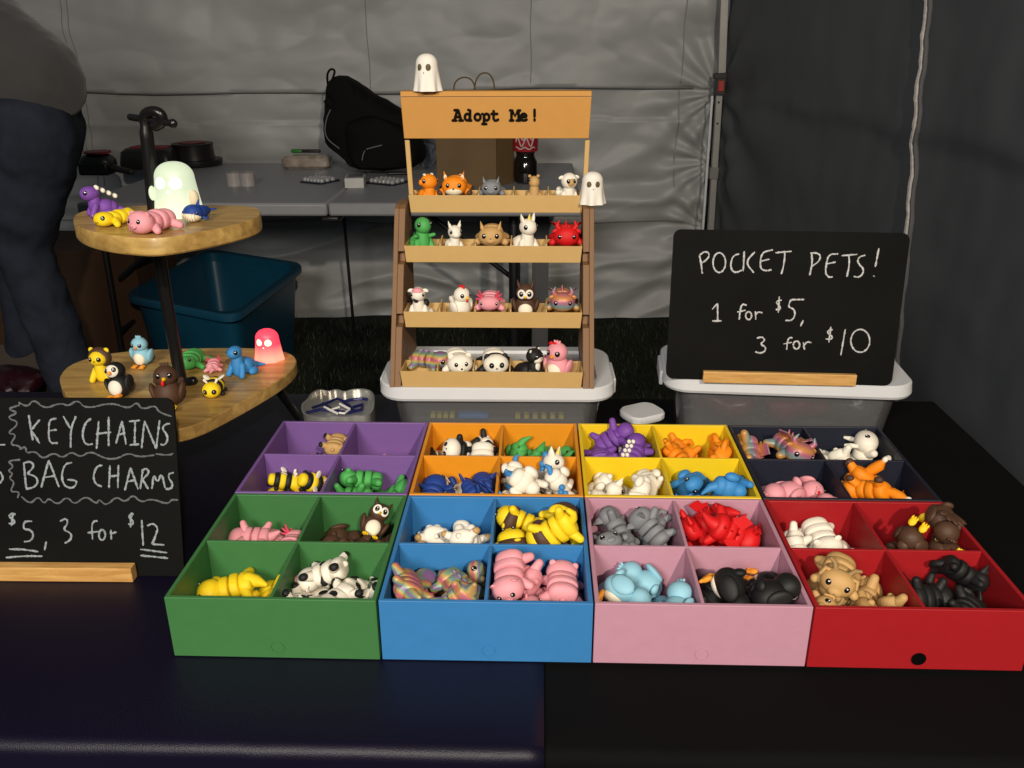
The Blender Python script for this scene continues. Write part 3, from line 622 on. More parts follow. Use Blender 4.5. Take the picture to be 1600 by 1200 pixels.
# ================================================================== CHALKBOARDS
m_board = mat('chalkboard', (.0030, .0030, .0027, 1), rough=.7, spec=.12, var=.5, vscale=9, bump=.15, bscale=300)
m_chalk = mat('chalk', (.52, .53, .54, 1), rough=.9, var=.5, vscale=500, bump=1, bscale=900)
m_chalkd = mat('chalk_thin', (.26, .30, .31, 1), rough=.9, var=.45, vscale=500, bump=1, bscale=900)
m_oak = wood('board_oak', '#b98748', '#d8ac68', (3, 30, 30), 8)
class Board:
    def __init__(s, label, bl, br, h, lean, stl, stp):
        bl, br = Vector(bl), Vector(br); s.u = (br-bl).normalized(); hz = Vector((0, 0, 1)); bk = hz.cross(s.u)
        s.v = (hz*math.cos(lean)+bk*math.sin(lean)).normalized(); s.n = s.u.cross(s.v); s.o = bl; s.w = (br-bl).length; s.h = h
        s.t = thing('chalkboard', label, 'chalkboard', (0, 0, 0))
        bm = bmesh.new(); P = [s.o+s.u*(q.x+s.w/2)+s.v*(q.y+h/2) for q in rrect(s.w, h, .010)]
        prism(bm, P, -s.n*.003 if s.n.y > 0 else -s.n*.003); done('board', bm, m_board, s.t, smooth=False)
        s.nf = s.n if s.n.y < 0 else -s.n
    def hit(s, px, py):
        d = ray(px, py); return CAM+d*((s.o-CAM).dot(s.n)/d.dot(s.n))
    def write(s, strokes, sc, ox, oy, m, wid, name='lettering'):
        rr = random.Random(5)
        for st in strokes:
            pts = smooth_line([(a, b, 0) for a, b in st], 2) if len(st) > 2 else [Vector((a, b, 0)) for a, b in st]
            fine = []
            for a, b in zip(pts, pts[1:]):
                n = max(1, int((b-a).length/9)); fine += [a.lerp(b, i/n) for i in range(n)]
            fine.append(pts[-1])
            P = [s.hit(ox+p.x/sc, oy+p.y/sc)+s.nf*.0004 for p in fine]
            if len(P) < 2: continue
            bm = bmesh.new(); rows = []
            for i, p in enumerate(P):
                tt_ = (P[min(i+1, len(P)-1)]-P[max(i-1, 0)]).normalized(); sd = tt_.cross(s.n).normalized()
                w = wid*rr.uniform(.55, 1.1)*(1 if 0 < i < len(P)-1 else .6); jit = sd*rr.uniform(-.12, .12)*wid
                rows.append([bm.verts.new(p+jit-sd*w), bm.verts.new(p+jit+s.nf*.0003), bm.verts.new(p+jit+sd*w)])
            for A, B in zip(rows, rows[1:]):
                for j in range(2): bm.faces.new((A[j], A[j+1], B[j+1], B[j]))
            done(name, bm, m, s.t)
def circ(cx, cy, rx, ry, n=16, a0=-1.4): return [(cx+rx*math.cos(a0+2*PI*k/n), cy+ry*math.sin(a0+2*PI*k/n)) for k in range(n+1)]
# right board, on the right clear box
bR0 = az(1040, 591, LT+.001); bR1 = az(1393, 603, LT+.001)
brd = Board('black chalkboard reading POCKET PETS on white lid of right storage box', bR0, bR1, .208, math.radians(7), None, None)
RS = [[(362, 222), (370, 265), (375, 312)], [(360, 222), (385, 200), (408, 208), (410, 228), (385, 252), (370, 260)], circ(460, 257, 32, 50), [(560, 213), (530, 222), (516, 260), (523, 300), (550, 307), (575, 293)],
      [(585, 200), (580, 300)], [(638, 203), (590, 255), (633, 308)], [(728, 193), (675, 205), (665, 250), (667, 288), (690, 298), (722, 293)], [(665, 250), (712, 240)], [(740, 208), (822, 200)], [(788, 205), (785, 260), (770, 315)],
      [(922, 208), (925, 260), (912, 320)], [(915, 210), (950, 208), (968, 225), (955, 255), (920, 277)], [(1055, 213), (1008, 215), (995, 262), (990, 310), (1008, 332), (1028, 328)], [(995, 264), (1042, 254)], [(1070, 222), (1150, 216)], [(1108, 220), (1110, 270), (1098, 328)],
      [(1190, 220), (1163, 226), (1150, 246), (1160, 268), (1182, 288), (1176, 318), (1152, 332), (1132, 325)], [(1258, 185), (1240, 278)], [(1230, 322), (1237, 328)],
      [(425, 490), (452, 460)], [(452, 460), (452, 550)], [(425, 549), (472, 548)], [(597, 470), (575, 463), (565, 490), (560, 542)], [(550, 504), (592, 495)], circ(607, 522, 15, 20), [(640, 500), (643, 542)], [(642, 518), (655, 502), (677, 508)],
      [(772, 445), (750, 447), (745, 462), (765, 475), (764, 492), (742, 491)], [(760, 425), (755, 508)], [(885, 441), (818, 442)], [(818, 442), (803, 478), (835, 490), (840, 520), (822, 547), (790, 546)], [(880, 545), (866, 576)],
      [(648, 635), (675, 627), (690, 645), (663, 664), (692, 678), (690, 700), (662, 711), (640, 702)], [(826, 633), (808, 632), (800, 655), (797, 693)], [(780, 664), (823, 655)], circ(846, 669, 16, 20), [(880, 655), (886, 692)], [(884, 670), (900, 652), (921, 657)],
      [(1027, 592), (1005, 595), (1000, 610), (1026, 625), (1020, 642), (992, 638)], [(1018, 577), (1008, 656)], [(1090, 590), (1068, 720)], circ(1165, 648, 48, 58)]
brd.write(RS, 3.2, 980, 330, m_chalk, .00125)
def ledge(B, p0, p1, hgt, dep, y_off=0):
    a, b = Vector(p0), Vector(p1); u = (b-a).normalized(); bk = Vector((0, 0, 1)).cross(u)
    bm = bmesh.new()
    for f0, f1 in ((-.0, dep),):
        prism(bm, [a, b, b+Vector((0, 0, hgt)), a+Vector((0, 0, hgt))], bk*f1)
    done('wooden_base', bm, m_oak, B.t, smooth=False, bevel=.0008)
a, b = az(1098, 598, LT+.0003), az(1337, 604, LT+.0003); off = Vector((0, -.003, 0))
ledge(brd, a, b, .0165, (bR0-a).length*0+.007)
# left board, on the table
bL1 = az(288, 900, .002); bL0 = bL1+Vector((-.335, -.004, 0))
brl = Board('black chalkboard reading KEYCHAINS and BAG CHARMS at the left edge', bL0, bL1, .198, math.radians(13), None, None)
LS = [[(156, 165), (165, 240), (177, 302)], [(215, 190), (168, 247)], [(168, 247), (214, 318)], [(305, 185), (266, 190), (262, 250), (265, 317), (312, 316)], [(262, 250), (306, 245)], [(340, 172), (377, 237)], [(408, 172), (380, 240), (380, 342)],
      [(490, 185), (460, 205), (442, 260), (450, 312), (475, 328), (498, 320)], [(530, 198), (518, 347)], [(583, 175), (583, 332)], [(515, 267), (597, 258)], [(622, 320), (655, 198)], [(655, 198), (676, 324)], [(632, 272), (673, 263)],
      [(692, 200), (752, 195)], [(725, 200), (722, 325)], [(695, 327), (747, 322)], [(760, 344), (775, 197)], [(775, 197), (838, 347)], [(838, 347), (856, 193)], [(912, 212), (885, 215), (868, 240), (896, 270), (900, 305), (880, 328), (860, 322)],
      [(128, 425), (142, 560)], [(125, 425), (165, 413), (186, 440), (148, 480)], [(148, 480), (198, 498), (205, 530), (180, 555), (140, 562)], [(222, 554), (262, 408)], [(262, 408), (318, 552)], [(235, 502), (299, 490)], [(388, 420), (345, 430), (330, 500), (345, 545), (385, 560), (410, 540), (410, 515), (362, 512)],
      [(550, 435), (520, 440), (500, 490), (512, 535), (547, 550)], [(590, 435), (585, 557)], [(636, 433), (632, 557)], [(585, 494), (640, 490)], [(670, 570), (700, 448)], [(700, 448), (741, 564)], [(685, 522), (727, 515)],
      [(765, 463), (753, 562)], [(760, 465), (785, 450), (802, 475), (764, 512)], [(764, 512), (796, 563)], [(815, 562), (825, 480), (845, 532), (867, 473), (886, 557)], [(932, 475), (905, 480), (905, 505), (926, 532), (920, 560), (888, 563)],
      [(85, 698), (60, 692), (48, 712), (80, 730), (76, 750), (48, 746)], [(72, 688), (62, 760)], [(174, 735), (130, 735), (125, 777), (165, 780), (182, 810), (167, 840), (130, 845)],
      [(50, 885), (120, 885), (206, 898)], [(33, 930), (120, 922), (230, 922)], [(249, 843), (240, 890)], [(323, 735), (355, 718), (366, 745), (338, 780), (386, 800), (380, 835), (348, 853)],
      [(525, 733), (500, 735), (492, 770), (497, 832)], [(470, 797), (532, 790)], circ(548, 808, 17, 28), [(595, 780), (598, 833)], [(598, 802), (626, 791)], [(717, 695), (692, 702), (694, 718), (716, 735), (711, 755), (688, 749)], [(706, 688), (700, 767)],
      [(760, 728), (768, 866)], [(790, 760), (820, 744), (847, 770), (840, 800), (816, 858)], [(816, 858), (882, 862)], [(753, 885), (897, 904)], [(753, 918), (902, 933)], [(0, 325), (30, 325)], [(0, 470), (14, 490), (17, 510), (0, 532)]]
brl.write(LS, 3.43, 0, 600, m_chalkd, .00125)
LW = [[(100, 98), (150, 124), (180, 80), (240, 134), (325, 100), (370, 120), (415, 82), (460, 134), (600, 98), (690, 134), (735, 94), (760, 138), (835, 113), (850, 150), (922, 174)],
      [(108, 112), (38, 135), (102, 152), (33, 181), (110, 206), (36, 266), (92, 268), (53, 325), (102, 330), (112, 346)], [(105, 350), (140, 333), (140, 372), (190, 358), (230, 404), (290, 366), (335, 398), (385, 360), (430, 394), (485, 358), (560, 398), (620, 404), (690, 368), (740, 392), (830, 380)],
      [(835, 375), (910, 382), (930, 370)], [(110, 405), (38, 412), (77, 440), (42, 465), (72, 480), (47, 505), (82, 525), (52, 580), (107, 575), (95, 610)], [(115, 603), (165, 645), (205, 600), (240, 645), (260, 608), (310, 650), (360, 600), (400, 650), (460, 597), (520, 645), (530, 614), (570, 655), (625, 600), (670, 636), (715, 590), (755, 636), (810, 613), (900, 645), (920, 618), (955, 622)]]
brl.write(LW, 3.43, 0, 600, mat('chalk_faint', (.10, .11, .115, 1), rough=.9, var=.45, vscale=500), .0011, 'chalk_squiggle')
a = az(208, 910, .0004); b = a+Vector((-.25, -.003, 0))
ledge(brl, b, a, .0175, .012)

# ================================================================== TWO-TIER WOODEN STAND
m_wd = wood('stand_oak', '#94713a', '#c2a05c', (1.3, 13, 13), 7)
ws_ = thing('tiered_stand', 'two tier wooden display stand with black metal post and legs', 'stand', (0, 0, 0))
Z1, Z2 = .120, None
pb0 = az(283, 596, Z1); Y0 = pb0.y
Z2 = ay(248, 334, Y0).z
def tier(px_pts, z, th):
    P = smooth_poly([az(a, b, z) for a, b in px_pts], 3); c = sum(P, Vector())/len(P)
    bm = bmesh.new(); s = lambda k, zz_: [Vector((c.x+(p.x-c.x)*k, c.y+(p.y-c.y)*k, zz_)) for p in P]
    loft(bm, [s(.985, z-th), s(1, z-th+.002), s(1, z-.0015), s(.992, z)])
    return done('shelf_board', bm, m_wd, ws_, angle=35)
tier([(113, 345), (116, 335), (135, 328), (165, 324), (240, 320), (320, 320), (385, 321), (404, 325), (409, 333), (400, 342), (360, 353), (310, 363), (262, 371), (232, 373), (190, 370), (150, 364), (122, 355)], Z2, .0205)
tier([(93, 598), (93, 585), (110, 568), (160, 553), (220, 547), (300, 544), (390, 543), (445, 548), (464, 558), (462, 572), (440, 592), (400, 616), (350, 643), (305, 665), (265, 674), (220, 672), (150, 652), (105, 620)], Z1, .0180)
bm = bmesh.new(); zt = ay(234, 200, Y0).z; r = .0080
top = ay(228, 195, Y0)
ptop = smooth_line([Vector((pb0.x, Y0, Z1)), Vector((pb0.x-.004, Y0, (Z1+zt)/2)), Vector((top.x, Y0, zt)), ay(224, 183, Y0), ay(230, 175, Y0-.004), ay(243, 173, Y0-.008), ay(254, 180, Y0-.008), ay(253, 192, Y0-.006), ay(243, 197, Y0-.004)], 3)
tube(bm, ptop, [r if p.z < zt else .0062 for p in ptop], seg=16); done('post', bm, mat('black_metal', (.010, .010, .010, 1), rough=.28, metal=.3), ws_)
m_bm = MATS['black_metal']
bm = bmesh.new(); tube(bm, [ay(204, 183, Y0+.01), ay(270, 193, Y0-.012)], .0042, seg=12); ell(bm, ay(270, 193, Y0-.012), (.0055, .004, .0055)); done('crossbar', bm, m_bm, ws_)
bm = bmesh.new(); tube(bm, [Vector((pb0.x-.012, Y0-.01, Z1-.004)), Vector((pb0.x+.022, Y0-.012, Z1+.006))], .006); done('foot_clamp', bm, m_bm, ws_)
for p0, p1 in ((az(425, 596, Z1-.02), az(478, 668, .004)), (az(150, 610, Z1-.02), az(60, 668, .004)), (az(270, 640, Z1-.02), az(262, 720, .004))):
    bm = bmesh.new(); tube(bm, [p0, p1], .0058, seg=12); done('leg', bm, m_bm, ws_)
# ghost lamps and plain ghosts
def ghost(name, label, base, h, rad, m, eyem, rz=0, lampy=False, wav=.10, eyes=True, group=None, nosem=None):
    t = thing(name, label, 'lamp' if lampy else 'figurine', base, rz, group)
    prof = []; n = 14
    for i in range(10):
        u = i/9; prof.append((rad*(1.0-.22*(u**.8)), h*.70*u))
    r1 = prof[-1][0]; z1 = prof[-1][1]
    for i in range(1, n):
        a = PI/2*i/n; prof.append((r1*math.cos(a)**.85, z1+(h-z1)*math.sin(a)))
    prof.append((.0003, h))
    def f(p, a):
        k = max(0, 1-p.z/(h*.6)); s = 1+wav*k*math.sin(a*7+1)+.03*k*math.sin(a*3)
        return Vector((p.x*s, p.y*s*.9, p.z))
    bm = bmesh.new(); lathe(bm, prof, seg=56, f=f); done('sheet_body', bm, m, t, angle=60)
    rr = r1*.96
    for s in (-1, 1):
        bm = bmesh.new(); ell(bm, (s*rr*.40, -rr*.81, h*.62), (rr*.27, rr*.12, h*.125) if not lampy else (rr*.33, rr*.12, h*.14), rot=(0, 0, s*.38)); done('eye', bm, eyem, t)
    bm = bmesh.new(); ell(bm, (0, -rr*.93, h*.485), (rr*.11, rr*.1, h*.042)); done('mouth', bm, nosem or eyem, t)
    return t
m_gh = pla('ghost_white', '#e9e4da', var=.02); m_ghe = pla('ghost_eye', '#5d5236')
def lamp_mat(name, base, e_low, e_top, s, h):
    m = mat(name, base, rough=.45, var=.02); N = m.node_tree.nodes; L = m.node_tree.links; b = N['Principled BSDF']
    tc = N.new('ShaderNodeTexCoord'); sp = N.new('ShaderNodeSeparateXYZ'); L.new(tc.outputs['Object'], sp.inputs[0]); ma = N.new('ShaderNodeMapRange'); ma.inputs['From Max'].default_value = h; L.new(sp.outputs['Z'], ma.inputs[0])
    cr = N.new('ShaderNodeValToRGB'); cr.color_ramp.elements[0].color = e_low; cr.color_ramp.elements[1].color = e_top; cr.color_ramp.elements[0].position = .15; cr.color_ramp.elements[1].position = .55
    L.new(ma.outputs[0], cr.inputs[0]); L.new(cr.outputs[0], b.inputs['Emission Color']); b.inputs['Emission Strength'].default_value = s; return m
m_gl = lamp_mat('lamp_green_glow', (.25, .30, .22, 1), (.80, .84, .60, 1), (.58, .65, .47, 1), .90, .062)
m_gle = mat('lamp_eye_glow', (.9, .9, .9, 1), emit=(1, 1, .98, 1), estr=1.6, var=0)
m_rl = lamp_mat('lamp_red_glow', (.30, .05, .06, 1), (1.1, .20, .13, 1), (.70, .022, .048, 1), 2.4, .045)
m_rle = mat('lamp_red_eye', (.9, .6, .5, 1), emit=(1, .55, .33, 1), estr=1.9, var=0)
g1 = ghost('ghost_lamp', 'glowing pale green ghost lamp with white eyes on upper wooden tier', az(281, 336, Z2+.0003), .0650, .0305, m_gl, m_gle, rz=-.05, lampy=True, wav=.03)
bm = bmesh.new(); ell(bm, (.0255, -.010, .022), (.0065, .006, .011)); done('arm', bm, pla('lamp_arm', '#e0cfae'), g1)
bm = bmesh.new(); ell(bm, (-.027, -.008, .028), (.0035, .006, .009)); done('arm', bm, m_gl, g1)
g2 = ghost('ghost_lamp', 'glowing red ghost lamp at the right tip of lower wooden tier', az(421, 561, Z1+.0003), .0455, .0212, m_rl, m_rle, rz=-.1, lampy=True, wav=.04)
for (g, col, e, hz) in ():
    l = bpy.data.lights.new('bulb', 'POINT'); l.energy = e; l.color = col; l.shadow_soft_size = .008; o = bpy.data.objects.new('bulb', l); COL.objects.link(o); o.parent = g; o.location = (-.012, -.034, .024)

# ================================================================== DISPLAY RACK
m_tan = pla('tan_plastic', '#c19e62', var=.03); m_sign = pla('sign_plastic', '#bb8539', var=.03); m_brn = pla('brown_plastic', '#7d5c3e', var=.04)
dr = thing('display_rack', 'tan and brown four shelf display rack with Adopt Me sign', 'display rack', (0, 0, 0))
YF = {0: .4405, 1: .489, 2: .535, 3: .580}
YS = .580
zf = lambda y: ay(770, 600, y).z
zbase = LT+.0004
# side panels: slim uprights stepping back, notched under each tray
YT = .562
def panel(xo, xi, s):
    bm = bmesh.new(); z1 = ay(615, 326, YT).z
    yf = lambda z: .4415+(z-zbase)*((YT-.4415)/(z1-zbase))
    prof = [(yf(zbase), zbase), (yf(z1), z1), (yf(z1)+.012, z1+.004), (yf(z1)+.055, z1+.004), (.606, zbase)]
    prism(bm, [(xo, a, b) for a, b in prof], (s*.0065, 0, 0))
    yz = []
    for py in (511, 413):
        y_ = .48
        for _ in range(6): z_ = ay(620, py, y_).z; y_ = yf(z_)
        yz.append(z_)
    n2, n1 = yz; nh = .0165
    pr2 = [(yf(zbase), zbase), (yf(n2), n2), (yf(n2)+.016, n2+.001), (yf(n2+nh)+.016, n2+nh), (yf(n2+nh), n2+nh), (yf(n1), n1), (yf(n1)+.016, n1+.001), (yf(n1+nh)+.016, n1+nh), (yf(n1+nh), n1+nh), (yf(z1), z1), (yf(z1)+.012, z1+.0038), (yf(z1)+.055, z1+.0038), (.606, zbase)]
    prism(bm, [(xo+s*.0067, a, b) for a, b in pr2], (s*(abs(xi-xo)-.0067), 0, 0))
    done('side_panel', bm, m_brn, dr, smooth=False, bevel=.0006)
xl, xr = ay(608.5, 600, .4415).x, ay(928.5, 600, .4415).x
panel(xl, xl+.0155, 1); panel(xr, xr-.0155, -1)
trays = []
for k, (pxl, pxr, prim, pbot) in enumerate(((625, 911, 580, 607), (630, 910, 487, 512.5), (631, 910, 384, 410.5), (638, 912, 305, 332.5))):
    y = YF[k]; a, b = ay(pxl, prim, y), ay(pxr, prim+.7, y); zr = a.z; zb = max(ay(770, pbot, y).z, zbase+.0005); TD = .046
    x0, x1 = a.x, b.x; trays.append((x0, x1, y, zb, zr))
    bm = bmesh.new(); k1 = .0022; ins = .0022
    def ring(i, z, g=0): return [bm.verts.new(v) for v in ((x0+i, y+i*.5+g, z), (x1-i, y+i*.5+g, z), (x1-i, y+TD-i, z+g), (x0+i, y+TD-i, z+g))]
    R = [ring(ins, zb), ring(0, zr), ring(k1, zr), ring(k1+ins, zb+.002)]
    for A, B in zip(R, R[1:]):
        for j in range(4): bm.faces.new((A[j], A[(j+1) % 4], B[(j+1) % 4], B[j]))
    bm.faces.new(R[0][::-1]); bm.faces.new(R[-1])
    done('tray', bm, m_tan, dr, smooth=False, bevel=.0005)
    for i in range(1, 5):
        x = x0+(x1-x0)*i/5; bm = bmesh.new(); prism(bm, [(x-.0009, y+.006, zb+.002), (x-.0009, y+.010, zr+.001), (x-.0009, y+TD-.003, zr+.006), (x-.0009, y+TD-.003, zb+.002)], (.0018, 0, 0)); done('divider', bm, m_tan, dr, smooth=False)
# sign and its posts
sl, sr = ay(625.5, 150, YS).x, ay(924.5, 150, YS).x; z_b, z_t = ay(775, 216.5, YS).z, ay(775, 151.5, YS).z
bm = bmesh.new(); prism(bm, [(sl+.0022, YS+.001, z_b), (sr-.0022, YS+.001, z_b), (sr, YS, z_t), (sl, YS, z_t)], (0, .004, 0)); done('sign_panel', bm, m_sign, dr, smooth=False, bevel=.0006)
zc = z_t+.0075
bm = bmesh.new(); prism(bm, [(sl, YS-.0006, z_t+.0009), (sl, YS+.002, zc), (sl, YS+.030, zc), (sl, YS+.030, z_t+.0009)], (sr-sl, 0, 0)); done('sign_cap', bm, m_sign, dr, smooth=False, bevel=.0006)
bm = bmesh.new(); box(bm, (sl+.003, YS+.0012, z_t-.001), (sr-.003, YS+.0035, z_t+.0015)); done('sign_groove', bm, m_brn, dr, smooth=False)
for pa, pb2 in (((636, 219), (643, 311)), ((918, 219), (913, 311))):
    a, b = ay(*pa, YS+.008), ay(*pb2, YF[3]+.008); bm = bmesh.new(); w = .0032
    prism(bm, [a+Vector((-w, 0, 0)), a+Vector((w, 0, 0)), b+Vector((w, 0, 0)), b+Vector((-w, 0, 0))], (0, .006, 0)); done('sign_post', bm, m_tan, dr, smooth=False, bevel=.0004)
# slab-serif lettering
GL = {'A': [[(.0, 0), (.34, 0)], [(.66, 0), (1, 0)], [(.15, 0), (.46, .97), (.56, .97), (.85, 0)], [(.3, .33), (.72, .33)], [(.18, .97), (.52, .97)]],
      'd': [[(.62, .0), (.9, 0)], [(.55, 1), (.76, 1), (.76, 0)], circ(.42, .32, .31, .31, 20, 0)], 'o': [circ(.46, .32, .36, .31, 22, 0)],
      'p': [[(.02, .62), (.22, .62), (.22, -.33)], [(.02, -.33), (.5, -.33)], circ(.55, .32, .32, .31, 20, 0)], 't': [[(.3, .88), (.3, .12), (.42, .0), (.7, .0), (.85, .08)], [(.05, .62), (.75, .62)]],
      'M': [[(.0, 0), (.32, 0)], [(.68, 0), (1, 0)], [(.0, .95), (.22, .95), (.5, .4), (.78, .95), (1, .95)], [(.14, .95), (.14, 0)], [(.86, .95), (.86, 0)]],
      'e': [[(.1, .33), (.8, .33), (.76, .52), (.6, .63), (.38, .64), (.18, .52), (.1, .33), (.16, .1), (.36, .0), (.62, .0), (.82, .08)]], '!': [[(.5, 1), (.5, .38)], [(.5, .09), (.5, .02)]]}
m_ink = mat('black_letters', (.006, .005, .004, 1), rough=.8, spec=.08)
for ch, px0 in (('A', 707.5), ('d', 725), ('o', 740.5), ('p', 753.5), ('t', 767.5), ('M', 797), ('e', 812.5), ('!', 829)):
    wpx = 15.5 if ch in 'AM' else 12.5; bm = bmesh.new()
    for st in GL[ch]:
        P = [ay(px0+x*wpx, 188-y*(16.5), YS) for x, y in st]; P = [Vector((p.x, YS-.0009, p.z)) for p in P]
        if ch in 'e': P = smooth_line(P, 2)
        tube(bm, P, .00180, seg=8, flat=1)
    done('letter_'+{'!': 'exclamation'}.get(ch, ch).lower(), bm, m_ink, dr)
ghost('ghost_figurine', 'white ghost figurine standing on top of the Adopt Me sign', Vector((ay(668, 148, YS).x, YS+.004, zc+.0003)), .0480, .0195, m_gh, m_ghe, rz=-.2, group='white ghost figurines', nosem=m_blk)
gp = ay(925, 326, YT+.012)
ghost('ghost_figurine', 'white ghost figurine perched on the right upright of the rack', Vector((gp.x, gp.y+.006, ay(615, 326, YT).z+.0045)), .0445, .0190, m_gh, m_ghe, rz=.05, group='white ghost figurines', nosem=m_blk)

# ================================================================== THE LITTLE PETS
m_eye = mat('eye_black', (.006, .006, .006, 1), rough=.12, spec=.6, var=0); m_gli = mat('eye_glint', (.85, .85, .85, 1), rough=.4, var=0)
C = dict(pink='#e59aa4', dpink='#c8405a', red='#cf1418', tan='#c19a62', dtan='#9a7b50', grey='#7d7f84', orange='#f08a14', white='#ece5d6', cream='#e9ddbf', black='#191919', brown='#4e3526', green='#2f8a3c', lgreen='#4ca653',
         yellow='#f0cf1e', blue='#2b66a8', lblue='#8fc3d6', navyb='#1f3f8c', sky='#3a86c4', purple='#74459c', beak='#f09a2c', beaky='#f2c81e', belly='#efe6cf', horn='#f0d860')
def pm(n): return pla('pet_'+n, C[n])
m_rb2 = rainbow('pet_rainbow_pastel', ['#b0587c', '#c07a5a', '#b8a860', '#6f9484', '#8c5c92'], 120, .1)
m_rb3 = rainbow('pet_rainbow_gold', ['#c07a34', '#c08c48', '#6c9090', '#a85c7c', '#c48440'], 45, .1)
class Pet:
    def __init__(s, key): s.key = key; s.parts = []
    def add(s, name, m, fn, sub=None):
        bm = bmesh.new(); fn(bm); bmesh.ops.recalc_face_normals(bm, faces=bm.faces[:]); me = bpy.data.meshes.new(s.key+'_'+name); bm.to_mesh(me); bm.free()
        me.materials.append(m); me.polygons.foreach_set('use_smooth', [True]*len(me.polygons)); me.set_sharp_from_angle(angle=math.radians(60))
        p = [name, me, []]
        (s.parts if sub is None else sub[2]).append(p); return p
    def E(s, name, m, c, r, rot=None, e=(1, 1), sub=None, seg=16, rings=10): return s.add(name, m, lambda bm: ell(bm, c, r, rot, seg, rings, e), sub)
    def T(s, name, m, pts, rad, flat=1, sub=None): return s.add(name, m, lambda bm: tube(bm, pts, rad, seg=10, flat=flat), sub)
    def eyes(s, hc, hr, a=.52, el=.12, r=.0029, ring=None, sub=None):
        for k in (-1, 1):
            d = Vector((k*math.sin(a)*math.cos(el), -math.cos(a)*math.cos(el), math.sin(el))); n = Vector((d.x/hr[0], d.y/hr[1], d.z/hr[2])).normalized()
            p = Vector((hc[0]+hr[0]*d.x, hc[1]+hr[1]*d.y, hc[2]+hr[2]*d.z)); q = n.to_track_quat('-Y', 'Z').to_euler()
            if ring: s.E('eye_patch', ring[0], p-n*.0002, (ring[1], .0009, ring[1]*1.08), q)
            e = s.E('eye', m_eye, p+n*(.0006 if ring else 0), (r, .0012, r*1.12), q, seg=14, rings=8)
            s.E('glint', m_gli, p+n*(.0016 if ring else .0010)+Vector((k*-.0004, 0, r*.38)), (r*.30, .0005, r*.30), q, sub=e, seg=8, rings=6)
    def ears(s, kind_, m, hc, hr, inner=None):
        for k in (-1, 1):
            b = Vector((hc[0]+k*hr[0]*.62, hc[1]+hr[1]*.1, hc[2]+hr[2]*.70))
            if kind_ == 'point': p = s.add('ear', m, lambda bm: tube(bm, [b, b+Vector((k*.0018, 0, .0050)), b+Vector((k*.0030, 0, .0098))], [.0052, .0034, .0007], flat=.55 if k > 0 else .55)); inner and s.E('ear_inner', inner, b+Vector((k*.0012, -.0028, .0028)), (.0022, .0010, .0036), sub=p)
            elif kind_ == 'round': p = s.E('ear', m, b+Vector((k*.0012, 0, .001)), (.0040, .0022, .0040)); inner and s.E('ear_inner', inner, b+Vector((k*.0012, -.0018, .001)), (.0024, .0009, .0024), sub=p)
            elif kind_ == 'small': s.E('ear', m, b+Vector((k*.0006, 0, .0002)), (.0028, .002, .0026))
            elif kind_ == 'flap': s.E('ear', m, b+Vector((k*.0012, -.0015, .0005)), (.0034, .0014, .0032), (.5, k*.5, 0))
            elif kind_ == 'side': s.E('ear', m, b+Vector((k*.0045, 0, -.002)), (.0042, .0016, .0026), (0, k*.4, 0))
            elif kind_ == 'long': p = s.T('ear', m, [b, b+Vector((k*.0008, .001, .006)), b+Vector((k*.002, .002, .012))], [.0022, .0030, .0018]); 
            elif kind_ == 'floppy': s.T('ear', m, [b, b+Vector((k*.005, 0, .0)), b+Vector((k*.007, -.001, -.007))], [.0022, .003, .0026], .6)
            elif kind_ == 'horn': s.T('horn', m, [b+Vector((-k*.001, 0, 0)), b+Vector((k*.0026, 0, .0055)), b+Vector((-k*.0002, 0, .0110))], [.0036, .0030, .0007])
            elif kind_ == 'gill':
                for j, (dx, dz) in enumerate(((.0040, .0085), (.0075, .0055), (.0085, .0012))): s.T('gill', m, [b+Vector((k*-.0005, .001, -.002*j)), b+Vector((k*dx*.6, .001, dz*.55-.002*j)), b+Vector((k*dx, .001, dz-.002*j))], [.0018, .0016, .0014])
            elif kind_ == 'frog': s.E('eye_bump', m, b+Vector((0, -.002, .001)), (.0038, .0036, .0036))
HC, HR = (0, -.0215, .0130), (.0162, .0120, .0128)
